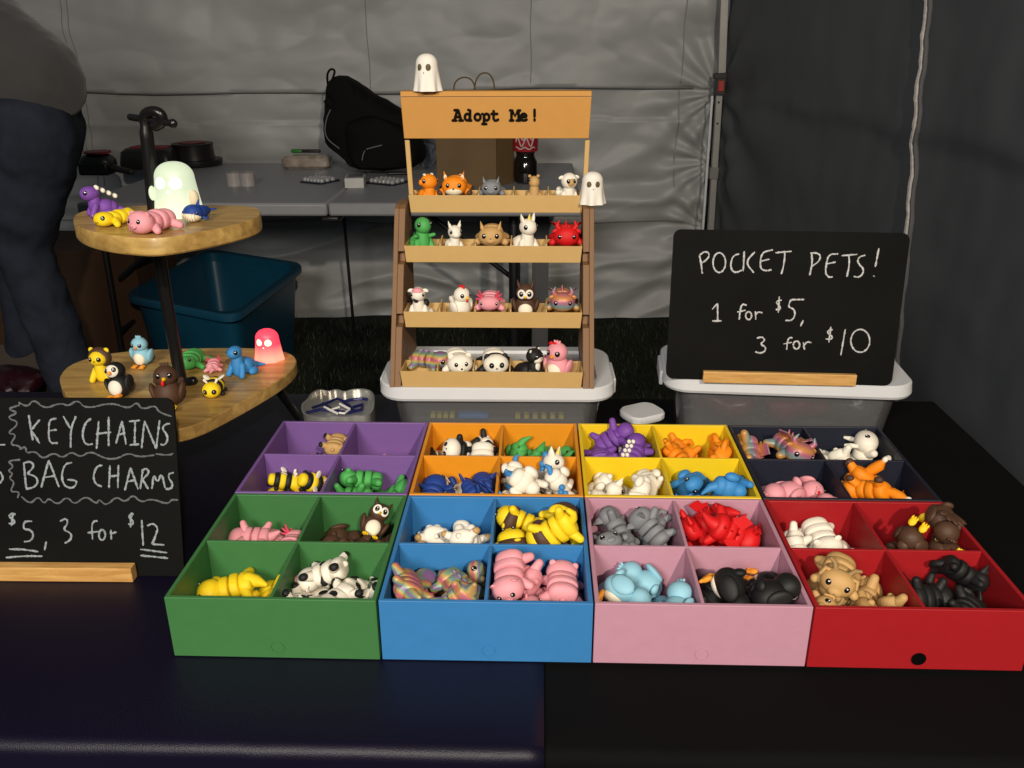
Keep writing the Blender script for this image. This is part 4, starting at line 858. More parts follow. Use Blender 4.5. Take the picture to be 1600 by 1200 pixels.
def lie(P, m, segm=None, head=True, hr=HR, hc=HC, n=3, tail='stub', legm=None, footm=None, spread=1.0, headm=None, wid=1.0, ht=1.0):
    if head: P.E('head', headm or m, hc, hr, e=(.92, .95), seg=22, rings=14)
    segm = segm or [m]*n
    for i in range(n):
        y = -.0072+i*.0104; k = (1, 1.05, 1, .9, .75)[i]; P.E('body_segment', segm[i % len(segm)], (0, y, .0112*ht*k), (.0146*k*wid, .0047 if i < n-1 else .0075, .0114*k*ht), e=(.36 if i < n-1 else .70, .88), seg=26, rings=16)
        P.E('joint', segm[i % len(segm)], (0, y-.0052, .0105*ht), (.0075*wid, .0040, .0070*ht), seg=12, rings=8)
    rear = -.0072+(n-1)*.0104
    for k in (-1, 1):
        for y, a in ((-.0125, -.005), (rear-.001, .004)):
            p = P.T('leg', legm or m, [(k*.010, y, .008), (k*.0150*spread, y+a*.6, .0060), (k*.0185*spread, y+a, .0044)], [.0058, .0050, .0044])
            if footm: P.E('foot', footm, (k*.0192*spread, y+a, .0042), (.0046, .0052, .0042), sub=p)
    if tail == 'stub': P.E('tail', m, (0, rear+.0075, .009), (.0035, .0035, .0035))
    elif tail == 'long': P.T('tail', m, [(0, rear+.004, .010), (.003, rear+.010, .007), (.008, rear+.013, .005), (.013, rear+.011, .005)], [.0048, .0042, .0036, .0028])
    elif tail == 'thick': P.T('tail', m, [(0, rear+.003, .011), (.001, rear+.011, .008), (.005, rear+.018, .0045)], [.0088, .0062, .0026])
    elif tail == 'bushy': P.T('tail', m, [(0, rear+.004, .010), (.003, rear+.012, .012), (.004, rear+.020, .015), (.003, rear+.027, .017)], [.004, .0062, .0060, .0022])
    elif tail == 'fluke':
        P.T('tail', m, [(0, rear+.002, .010), (0, rear+.011, .008)], [.0085, .0040]); 
        for k in (-1, 1): P.E('fluke', m, (k*.0050, rear+.016, .009), (.0062, .0036, .0016), (0, 0, k*.5))
    return rear
def sit(P, m, headm=None, hc=(0, -.006, .0365), hr=(.0118, .0112, .0108), neck=True, chest=None, tail=None, legm=None, footm=None):
    P.E('body_segment', m, (0, .008, .0120), (.0132, .0120, .0120), e=(.9, .95), seg=22, rings=12); P.E('body_segment', m, (0, .0165, .0105), (.0115, .008, .0102), e=(.75, .95))
    P.T('chest', chest or m, [(0, -.004, .008), (0, -.005, .018), (0, -.005, .030)], [.0092, .0094, .0072])
    P.E('head', headm or m, hc, hr, e=(.95, 1), seg=22, rings=14)
    for k in (-1, 1):
        p = P.T('leg', legm or m, [(k*.0080, -.006, .017), (k*.0105, -.010, .009), (k*.0115, -.0125, .0042)], [.0046, .0044, .0042])
        if footm: P.E('foot', footm, (k*.0118, -.0135, .0032), (.0042, .0048, .0032), sub=p)
        P.E('leg', legm or m, (k*.0145, .0085, .0060), (.0055, .0085, .0058))
    if tail: P.T('tail', m, [(0, .020, .009), (.004, .029, .007), (.012, .035, .006)], [.007, .0045, .0016])
def bird(P, m, belly=None, beak='beak', wing=None, foot='beak', headm=None, face=None, tuft=True, long_beak=False, segs=False):
    P.E('body', m, (0, .001, .0155), (.0140, .0130, .0152), e=(1, 1), seg=24, rings=14)
    P.E('head', headm or m, (0, -.001, .0345), (.0122, .0115, .0115), seg=24, rings=14)
    if belly: P.E('belly', belly, (0, -.0075, .0135), (.0095, .0062, .0105), seg=20)
    if face: P.E('face', face, (0, -.0055, .0345), (.0102, .0075, .0092), seg=20)
    for k in (-1, 1):
        P.E('wing', wing or m, (k*.0135, .002, .0165), (.0038, .0085, .0115), (.2, k*.28, 0)); P.E('foot', pm(foot), (k*.0062, -.0125, .0026), (.0040, .0052, .0026))
        for j in (-1, 0, 1): P.E('toe', pm(foot), (k*.0062+j*.0026, -.0165, .0020), (.0013, .0026, .0017), seg=8, rings=6)
    P.E('tail', m, (0, .0135, .010), (.006, .006, .0035), (.5, 0, 0))
    P.add('beak', pm(beak), lambda bm: tube(bm, [(0, -.0110, .0325), (0, -.0140, .0322), (0, -.0158, .0318)], [.0026, .0018, .0006]))
    if tuft:
        for k in (-1, 0, 1): P.E('tuft', headm or m, (k*.0026, -.001, .0462), (.0016, .0016, .0030), (0, k*.5, 0), seg=8, rings=6)
LIB = {}
def species(key):
    if key in LIB: return LIB[key]
    P = Pet(key); w, bk = pm('white'), pm('black')
    if key == 'pig': m = pm('pink'); lie(P, m, tail='stub'); P.ears('flap', m, HC, HR); P.eyes(HC, HR, .45, .22, .0024); P.E('snout', m, (0, -.0335, .0105), (.0046, .0022, .0032)); [P.E('nostril', pm('dpink'), (k*.0016, -.0357, .0107), (.0006, .0004, .0008), seg=8, rings=5) for k in (-1, 1)]
    elif key in ('cat', 'grey_cat', 'black_cat'):
        m = pm({'cat': 'tan', 'grey_cat': 'grey', 'black_cat': 'black'}[key]); lie(P, m, tail='long'); P.ears('point', m, HC, HR, m); P.eyes(HC, HR, .55, .16, .0030 if key != 'black_cat' else .0026); P.E('nose', bk if key == 'cat' else m, (0, -.0332, .0118), (.0011, .0009, .0008), seg=8, rings=5)
        P.E('muzzle', m, (0, -.0312, .0090), (.0062, .0034, .0040))
    elif key == 'fox': m = pm('orange'); r = lie(P, m, tail='bushy', footm=pm('brown')); P.ears('point', m, HC, HR, pm('cream')); P.E('muzzle', pm('cream'), (0, -.0245, .0085), (.0128, .0098, .0075)); P.eyes(HC, HR, .50, .18, .0027); P.E('nose', bk, (0, -.0343, .0112), (.0014, .0009, .0010)); P.E('tail_tip', w, (.003, r+.0285, .017), (.003, .0038, .003))
    elif key == 'tiger': m = pm('orange'); lie(P, m, tail='long', headm=m); P.ears('round', m, HC, HR, w); P.eyes(HC, HR, .50, .16, .0027); P.E('muzzle', w, (0, -.031, .0085), (.0060, .0036, .0038)); [P.E('stripe', w, (k*.006, -.026+.002, .0225), (.0014, .003, .0008)) for k in (-1, 1)]; P.E('nose', bk, (0, -.0345, .0098), (.001, .0007, .0008))
    elif key in ('red_dragon', 'rainbow_dragon'):
        m = pm('red') if key[0] == 'r' and key == 'red_dragon' else m_rb3; lie(P, m, tail='thick'); P.ears('horn', m, HC, HR); P.ears('side', m, HC, HR); P.eyes(HC, HR, .62, .10, .0027)
        for k in (-1, 1): P.add('wing', m, lambda bm: prism(bm, [(k*.006, -.006, .021), (k*.016, -.010, .028), (k*.020, .002, .026), (k*.016, .004, .022), (k*.013, .010, .022), (k*.007, .006, .020)], (0, 0, .0014)))
        for i in range(3): P.T('spine', m, [(0, -.004+i*.0085, .021), (0, -.002+i*.0085, .0265)], [.002, .0006])
    elif key == 'axolotl': m = pm('pink'); lie(P, m, tail='thick', hr=(.0155, .0115, .0105)); P.ears('gill', pm('dpink'), HC, HR); P.eyes(HC, (.0155, .0115, .0105), .80, .12, .0021); P.T('fin', m, [(0, .005, .021), (0, .018, .020), (0, .030, .015)], [.002, .003, .002], .4)
    elif key in ('cow', 'cow_lie'):
        if key == 'cow': sit(P, w, hr=(.0105, .0112, .0108), footm=bk, chest=w); hc, hr = (0, -.006, .0365), (.0105, .0112, .0108); P.E('muzzle', pm('pink'), (0, -.0105, .0425), (.0078, .0058, .0052)); P.ears('side', w, hc, hr); P.E('spot', bk, (-.002, -.0148, .0310), (.0040, .0012, .0044)); P.E('spot', bk, (.010, .001, .022), (.005, .005, .006)); P.E('spot', bk, (-.0095, .012, .017), (.005, .006, .006)); P.eyes(hc, hr, .9, .1, .0022)
        else: lie(P, w, segm=[w, w, w, w], footm=bk, tail='stub'); P.ears('side', w, HC, HR); P.E('muzzle', pm('pink'), (0, -.0315, .0085), (.0075, .0042, .0045)); P.eyes(HC, HR, .60, .28, .0024); [P.E('spot', bk, c, r) for c, r in (((.008, -.018, .0215), (.0045, .004, .003)), ((-.0105, -.002, .0165), (.0042, .0045, .0060)), ((.0098, .006, .0178), (.0042, .0048, .0052)), ((-.004, .013, .0205), (.0052, .0038, .0030)), ((-.0135, -.020, .015), (.002, .004, .004)), ((.0, .0, -.0002+.0012), (.006, .005, .0014)))]
    elif key == 'bear': m = w; lie(P, m); P.ears('round', m, HC, HR); P.E('muzzle', m, (0, -.0312, .0090), (.0055, .0036, .0040)); P.eyes(HC, HR, .42, .20, .0025); P.E('nose', bk, (0, -.0350, .0105), (.0016, .001, .0012))
    elif key == 'panda': lie(P, w, segm=[bk, w, w, w], legm=bk); P.ears('round', bk, HC, HR); P.eyes(HC, HR, .42, .15, .0020, ring=(bk, .0034)); P.E('nose', bk, (0, -.0336, .0110), (.0013, .0009, .0009))
    elif key == 'skunk': sit(P, bk, tail=True); hc, hr = (0, -.006, .0365), (.0118, .0112, .0108); P.E('muzzle', w, (0, -.0110, .0335), (.0088, .0072, .0065)); P.E('bib', w, (0, -.0120, .0225), (.0045, .0030, .0072)); P.ears('round', bk, hc, hr, w); P.eyes(hc, hr, .55, .16, .0030); P.E('nose', bk, (0, -.0178, .0350), (.0012, .0009, .0009))
    elif key == 'lion': m = pm('yellow'); lie(P, m, tail='long'); P.E('mane', pm('brown'), (0, -.0155, .0148), (.0190, .0095, .0172), e=(.8, 1), seg=24); P.ears('round', m, HC, (.0165, .0105, .0140)); P.eyes((0, -.023, .0125), (.014, .0112, .0112), .45, .18, .0026); P.E('nose', bk, (0, -.0340, .0110), (.0013, .0009, .0009)); P.E('face', m, (0, -.0235, .0125), (.0138, .0108, .0110))
    elif key == 'spiky_dino':
        m = pm('purple'); sit(P, m, hc=(0, -.0100, .0330), hr=(.0105, .0128, .0105), tail=True); P.eyes((0, -.0100, .0330), (.0105, .0128, .0105), .95, .25, .0030); P.T('mouth', bk, [(-.0075, -.0185, .0300), (0, -.0222, .0292), (.0075, -.0185, .0300)], .0004)
        for i in range(4):
            for k in (-1, 1): P.E('plate', w, (k*.0034, .0005+i*.0075, .0405-.0045*i), (.0030, .0030, .0034))
    elif key == 'lion_sit':
        m = pm('yellow'); sit(P, m, tail=None); P.E('mane', pm('brown'), (0, -.0030, .0360), (.0165, .0090, .0150), e=(.8, 1), seg=24); P.ears('round', m, (0, -.004, .036), (.0160, .0105, .0135)); P.E('face', m, (0, -.0085, .0355), (.0128, .0098, .0105)); P.eyes((0, -.0085, .0355), (.0130, .0100, .0107), .50, .15, .0030); P.E('nose', bk, (0, -.0186, .0345), (.0013, .0009, .0009))
    elif key == 'gecko': m = pm('yellow'); lie(P, m, tail='thick', hr=(.0140, .0125, .0098), hc=(0, -.0215, .0102), ht=.82, wid=.88, spread=1.15); P.eyes((0, -.0215, .0102), (.0140, .0125, .0098), .78, .35, .0030); P.T('mouth', pm('brown'), [(-.007, -.0315, .0078), (0, -.0345, .0072), (.007, -.0315, .0078)], .0005)
    elif key == 'frog': m = pm('lgreen'); lie(P, m, n=3, tail='', hr=(.0145, .0115, .0105), hc=(0, -.020, .0115), spread=1.2); P.ears('frog', m, (0, -.020, .0115), (.0145, .0115, .0095)); P.eyes((0, -.021, .0180), (.0120, .0085, .0050), .75, .1, .0024); P.T('mouth', pm('green'), [(-.008, -.0285, .0088), (0, -.0318, .0076), (.008, -.0285, .0088)], .0006)
    elif key == 'green_dino': m = pm('lgreen'); sit(P, m, hc=(0, -.0065, .0375), hr=(.0100, .0120, .0105), tail=True); P.eyes((0, -.0065, .0375), (.0100, .0120, .0105), .95, .25, .0028); [P.T('arm', m, [(k*.008, -.008, .024), (k*.0125, -.012, .026)], [.0028, .0022]) for k in (-1, 1)]; [P.T('spine', m, [(0, .006+i*.008, .024-i*.003), (0, .008+i*.008, .0285-i*.003)], [.0022, .0007]) for i in range(3)]
    elif key == 'blue_dino': m = pm('sky'); sit(P, m, hc=(0, -.009, .0365), hr=(.0092, .0115, .0090), tail=True); P.eyes((0, -.009, .0365), (.0092, .0115, .0090), 1.0, .25, .0029)
    elif key == 'purple_dino': m = pm('purple'); lie(P, m, tail='thick', hc=(0, -.022, .0165), hr=(.0118, .0125, .0105)); P.eyes((0, -.022, .0165), (.0118, .0125, .0105), .95, .25, .0028); [P.E('plate', w, (k*.0028, -.009+i*.0085, .0255-.0008*i), (.0026, .0026, .0030)) for i in range(4) for k in (-1, 1)]; P.T('mouth', bk, [(-.0085, -.0300, .0140), (0, -.0342, .0132), (.0085, -.0300, .0140)], .0004)
    elif key in ('unicorn', 'white_unicorn', 'bunny'):
        sit(P, w, hc=(0, -.0065, .0365), hr=(.0108, .0125, .0108)); hc, hr = (0, -.0065, .0365), (.0108, .0125, .0108); P.eyes(hc, hr, .85, .15, .0028)
        if key == 'bunny': P.ears('point', w, hc, hr, w); P.E('muzzle', w, (0, -.0165, .0335), (.0060, .0042, .0045)); P.E('tail', w, (0, .0245, .010), (.004, .004, .004))
        else:
            P.T('horn', pm('horn'), [(0, -.009, .046), (0, -.0105, .0535)], [.0026, .0007]); P.ears('point', w, hc, hr)
            if key == 'unicorn': [P.E('mane', pm('sky'), (.002*((i % 2)*2-1), .0045+.001*i, .043-.0055*i), (.0040, .0040, .0042)) for i in range(4)]; P.T('tail', pm('sky'), [(0, .024, .012), (.003, .030, .008), (.001, .033, .004)], [.003, .004, .002])
    elif key == 'sheep': sit(P, pm('white'), hc=(0, -.0065, .0360), hr=(.0120, .0115, .0118)); hc, hr = (0, -.0080, .0355), (.0092, .0112, .0095); P.E('face', pm('tan'), hc, hr); P.eyes(hc, hr, .55, .18, .0029); P.ears('side', w, (0, -.0065, .0350), (.0120, .0115, .0118)); [P.E('wool_curl', w, (.0125*math.cos(a), .006+.011*math.sin(a), .018+.004*math.sin(a*3)), (.0045, .0045, .0048)) for a in [k*.785 for k in range(8)]]
    elif key == 'sheep_lie': lie(P, w, headm=w, footm=pm('tan')); P.E('face', pm('tan'), (0, -.0240, .0120), (.0112, .0100, .0092)); P.eyes((0, -.024, .012), (.0112, .0100, .0092), .55, .2, .0026); P.ears('side', w, HC, HR); [P.E('wool_curl', w, (.008*((k % 3)-1), -.008+.0085*(k//3), .0225-.0022*abs((k % 3)-1)), (.0048, .0050, .0036)) for k in range(9)]
    elif key == 'capybara': m = pm('tan'); sit(P, m, headm=m, hc=(0, -.0045, .0375), hr=(.0088, .0098, .0098)); P.ears('small', m, (0, -.002, .040), (.0100, .0098, .0090)); P.eyes((0, -.0045, .0375), (.0088, .0098, .0098), 1.2, .35, .0020)
    elif key == 'orange_fish': m = pm('orange'); sit(P, m, hc=(0, -.004, .0350), hr=(.0128, .0120, .0118)); P.eyes((0, -.004, .0350), (.0128, .0120, .0118), 1.05, .2, .0030); [P.E('stripe', w, (k*.006, -.002, .0455), (.0024, .004, .0020)) for k in (-1, 1)]; [P.E('ear', m, (k*.0125, -.002, .0345), (.003, .004, .0045)) for k in (-1, 1)]
    elif key == 'bluebird': bird(P, pm('lblue'), pm('belly')); P.eyes((0, -.001, .0345), (.0122, .0115, .0115), .50, .10, .0028)
    elif key == 'pinkbird': bird(P, pm('pink'), pm('belly')); P.eyes((0, -.001, .0345), (.0122, .0115, .0115), .50, .10, .0030); [P.E('bow', pm('red'), (k*.0028-.004, -.004, .0450), (.0030, .0016, .0020), (0, k*.5, 0)) for k in (-1, 1)]
    elif key == 'owl': bird(P, pm('brown'), pm('belly'), beak='beaky', foot='beaky', tuft=False); P.ears('point', pm('brown'), (0, -.001, .0335), (.0118, .0115, .0115)); P.eyes((0, -.001, .0350), (.0122, .0118, .0115), .42, .05, .0030, ring=(w, .0056))
    elif key == 'penguin': bird(P, bk, w, face=w, wing=bk, tuft=False); P.eyes((0, -.0055, .0345), (.0102, .0080, .0092), .60, .15, .0028); P.E('beak_base', pm('beak'), (0, -.0135, .0322), (.0028, .0028, .0026))
    elif key == 'turkey': bird(P, pm('brown'), None, beak='beaky', foot='beaky'); P.eyes((0, -.001, .0345), (.0122, .0115, .0115), .50, .12, .0027); P.E('wattle', pm('red'), (-.0015, -.0130, .0285), (.0018, .0016, .0034)); [P.E('tail_feather', pm('brown'), (.010*math.sin(a), .0125, .018+.012*math.cos(a)), (.0042, .0018, .0085), (0, a, 0)) for a in (-1, -.5, 0, .5, 1)]
    elif key == 'chicken': bird(P, w, None, beak='beaky', foot='beaky', tuft=False); P.eyes((0, -.001, .0345), (.0122, .0115, .0115), .62, .12, .0028); [P.E('comb', pm('red'), (0, -.005+i*.0036, .0460+.0008*(i == 1)), (.0018, .0024, .0030)) for i in range(3)]; P.E('wattle', pm('red'), (0, -.0132, .0282), (.0015, .0014, .0024)); [P.E('tail_feather', w, (k*.003, .0170, .0225), (.0030, .0060, .0080), (-.5, k*.3, 0)) for k in (-1, 0, 1)]
    elif key == 'bee':
        y, b = pm('yellow'), bk; P.E('head', y, (0, -.0115, .0120), (.0128, .0115, .0115), seg=22, rings=14)
        for i, mm in enumerate((b, y, b, y)): k = (1.02, 1.0, .88, .68)[i]; P.E('body_segment', mm, (0, -.002+i*.0068, .0122), (.0132*k, .0058, .0122*k), e=(.7, 1), seg=20)
        P.eyes((0, -.0115, .0120), (.0128, .0115, .0115), .50, .05, .0024, ring=(b, .0034))
        for k in (-1, 1): P.T('antenna', w, [(k*.0058, -.009, .0215), (k*.0085, -.010, .0262)], [.0014, .0022]); P.E('wing', w, (k*.010, .005, .0245), (.0060, .0042, .0012), (0, k*-.5, k*.5)); P.E('leg', b, (k*.0125, -.004, .0036), (.0034, .0034, .0034)); P.E('leg', b, (k*.0115, .012, .0034), (.0032, .0032, .0032))
    elif key == 'whale':
        m = pm('navyb'); P.E('head', m, (0, -.008, .0130), (.0150, .0140, .0128), seg=24, rings=14); P.E('belly', pm('cream'), (0, -.0098, .0095), (.0142, .0140, .0095), seg=24)
        for i in range(7): P.T('belly_groove', pm('belly'), [((i-3)*.0034, -.0235+.0008*abs(i-3)**2*.5, .0040), ((i-3)*.0036, -.0240+.0008*abs(i-3)**2*.5, .0095), ((i-3)*.0036, -.0232+.0008*abs(i-3)**2*.5, .0140)], .0006)
        for i, k in enumerate((1, .85, .62)): P.E('body_segment', m, (0, .004+i*.0075, .0118), (.0132*k, .0062, .0115*k), e=(.65, 1), seg=20)
        P.eyes((0, -.008, .0130), (.0150, .0140, .0128), 1.05, .12, .0021)
        for k in (-1, 1): P.E('fin', m, (k*.0155, -.002, .0065), (.0065, .0042, .0018), (0, k*.3, k*.3)); P.E('fluke', m, (k*.0055, .0285, .0125), (.0068, .0038, .0018), (0, 0, k*.5))
        P.T('dorsal_fin', m, [(0, .004, .022), (0, .008, .030)], [.004, .001], .5)
    elif key == 'rainbow_fish': m = m_rb2; lie(P, m, tail='thick', hr=(.0145, .0140, .0120)); P.eyes(HC, (.0145, .0140, .0120), .95, .10, .0034); [P.E('fin', m, (0, -.008+i*.0085, .0235), (.0016, .0036, .0030)) for i in range(3)]; P.E('nose', bk, (0, -.0350, .0110), (.001, .001, .001))
    elif key == 'deer': m = pm('tan'); lie(P, m, tail='stub'); P.ears('floppy', m, HC, HR); P.E('muzzle', m, (0, -.0315, .0090), (.0072, .0048, .0050)); P.eyes(HC, HR, .58, .20, .0028); P.T('seam_mouth', bk, [(-.003, -.0352, .0078), (0, -.0362, .0086), (.003, -.0352, .0078)], .0004); [P.T('antler', pm('dtan'), [(k*.006, -.018, .023), (k*.010, -.016, .029), (k*.014, -.017, .031)], [.0026, .0022, .0016]) for k in (-1, 1)]
    elif key == 'pug': m = pm('tan'); lie(P, m, n=3, tail='stub', footm=bk); P.ears('flap', bk, HC, HR); P.E('muzzle', bk, (0, -.0308, .0090), (.0064, .0040, .0046)); P.eyes(HC, HR, .60, .22, .0026)
    elif key == 'rabbit': lie(P, w, tail='stub'); P.ears('long', w, (0, -.018, .0125), HR); P.eyes(HC, HR, .60, .18, .0026); P.E('nose', pm('pink'), (0, -.0333, .0118), (.0010, .0007, .0008))
    LIB[key] = P; return P
HUE = dict(spiky_dino='', lion_sit='', pig='pink pig', cat='tan cat', grey_cat='grey cat', black_cat='black cat', fox='orange fox with cream muzzle', tiger='orange tiger', red_dragon='red horned dragon', rainbow_dragon='rainbow horned dragon', axolotl='pink axolotl with red gills', cow='black and white cow', cow_lie='black and white cow', bear='white polar bear',
           panda='panda', skunk='black and white skunk', lion='yellow lion with brown mane', gecko='yellow gecko', frog='green frog', green_dino='green dinosaur', blue_dino='blue dinosaur', purple_dino='purple dinosaur with white spikes', unicorn='white unicorn with blue mane', white_unicorn='white unicorn with yellow horn',
           bunny='white short eared rabbit', sheep='white sheep with tan face', sheep_lie='white sheep with tan face', capybara='tan capybara', orange_fish='orange clownfish', bluebird='light blue bird', pinkbird='pink bird with red bow', owl='brown owl', penguin='penguin', turkey='brown turkey', chicken='white chicken with red comb',
           bee='yellow and black bee', whale='blue whale', rainbow_fish='striped rainbow fish', deer='tan floppy eared moose', pug='tan pug', rabbit='white long eared rabbit')
NM = {'spiky_dino': 'dinosaur', 'lion_sit': 'lion', 'cow_lie': 'cow', 'sheep_lie': 'sheep', 'grey_cat': 'cat', 'black_cat': 'cat', 'green_dino': 'dinosaur', 'blue_dino': 'dinosaur', 'purple_dino': 'dinosaur', 'white_unicorn': 'unicorn', 'bunny': 'rabbit', 'pinkbird': 'bird', 'bluebird': 'bird', 'orange_fish': 'fish', 'rainbow_fish': 'fish', 'red_dragon': 'dragon', 'rainbow_dragon': 'dragon', 'deer': 'moose'}
def place(key, M, label, group):
    P = species(key); r = bpy.data.objects.new('toy_'+NM.get(key, key), None); COL.objects.link(r); r.matrix_world = M; r.empty_display_size = .01
    r['label'] = label; r['category'] = 'toy'; r['group'] = group
    def rec(p, par):
        o = link(p[0], p[1], par)
        for q in p[2]: rec(q, o)
    for p in P.parts: rec(p, r)
    return r
def stand(key, pos, rz, sc, label, group, rx=0, ry=0):
    return place(key, Matrix.Translation(pos) @ Euler((rx, ry, rz)).to_matrix().to_4x4() @ Matrix.Scale(sc, 4), label, group)
R_ = math.radians
# ---- on the rack: (species, pixel x, shelf, turn, scale, depth, lean)
SH = [(3, [('orange_fish', 677, 32, .86, 0), ('fox', 718, 0, .98, -.004), ('grey_cat', 771, 0, .78, -.002), ('capybara', 833, 8, .80, 0), ('sheep', 883, 16, .88, 0)]),
      (2, [('green_dino', 664, 30, 1.0, 0), ('bunny', 713, 20, .80, 0), ('cat', 770, 0, .98, -.004), ('white_unicorn', 821, 30, .98, 0), ('red_dragon', 882, 0, .98, -.004)]),
      (1, [('cow', 656, 0, .88, 0), ('chicken', 722, 45, .88, 0), ('axolotl', 766, 0, .86, -.004), ('owl', 821, 0, .98, -.001), ('rainbow_dragon', 878, 0, .95, -.004)]),
      (0, [('rainbow_fish', 664, 75, .88, .004), ('bear', 713, 14, .98, -.002), ('panda', 772, 8, .98, -.002), ('skunk', 830, 50, .90, .002), ('pinkbird', 872, -30, 1.08, .002)])]
shn = {3: 'top', 2: 'second', 1: 'third', 0: 'bottom'}
for k, lst in SH:
    x0, x1, y, zb, zr = trays[k]
    for key, px, rz, sc, dy in lst:
        tall = key in ('orange_fish', 'capybara', 'sheep', 'green_dino', 'bunny', 'white_unicorn', 'cow', 'chicken', 'owl', 'skunk', 'pinkbird'); sc *= 1.12
        yy = y+(.020 if tall else .036*sc+.0045)+dy+(.005 if tall else .002); zbot = zb+.0022
        p = ay(px, 500, yy); lift = 0 if not tall else .0045*(k > 0)
        if not tall: lift = max(0, (zr-zbot)-.0045)
        if k == 0: lift = max(0, lift-.006)
        x = p.x if not tall else ay(px, 500, yy).x
        stand(key, Vector((x, yy, zbot+lift)), R_(rz), sc, f'{HUE[key]} toy on the {shn[k]} shelf of the display rack', 'toys on the display rack')
# ---- on the wooden tiers
for key, px, py, z, rz, sc, lab in (('spiky_dino', 158, 338, Z2, -52, .86, 'purple dinosaur toy with white spikes at left of the upper wooden tier'), ('gecko', 186, 350, Z2, -28, .86, 'yellow gecko toy between purple dinosaur and pink pig'), ('pig', 246, 360, Z2, -22, 1.0, 'pink pig toy lying at the front of the upper wooden tier'), ('whale', 309, 345, Z2, -18, .80, 'blue whale toy with pale belly beside the green ghost lamp'),
                                    ('lion_sit', 165, 594, Z1, -4, .95, 'yellow lion toy with brown mane behind the penguin'), ('bluebird', 224, 571, Z1, -6, .92, 'light blue bird toy at back of the lower wooden tier'), ('frog', 301, 571, Z1, 0, .92, 'green frog toy right of the black post'), ('axolotl', 334, 578, Z1, 195, .55, 'small pink axolotl toy facing away on the lower wooden tier'),
                                    ('blue_dino', 378, 586, Z1, -22, .98, 'blue dinosaur toy beside the red ghost lamp'), ('bee', 336, 617, Z1, 4, .92, 'yellow and black bee toy at front of the lower wooden tier')):
    stand(key, az(px, py, z)+Vector((0, 0, .0002)), R_(rz), sc, lab, 'toys on the wooden stand')
stand('penguin', az(190, 622, Z1)+Vector((0, 0, .0008)), R_(-6), 1.02, 'penguin toy leaning back at the front left of lower tier', 'toys on the wooden stand', rx=-.28, ry=-.22)
stand('turkey', az(265, 638, Z1)+Vector((0, 0, .001)), R_(14), 1.18, 'brown turkey toy with yellow beak leaning by the black post', 'toys on the wooden stand', rx=-.2)
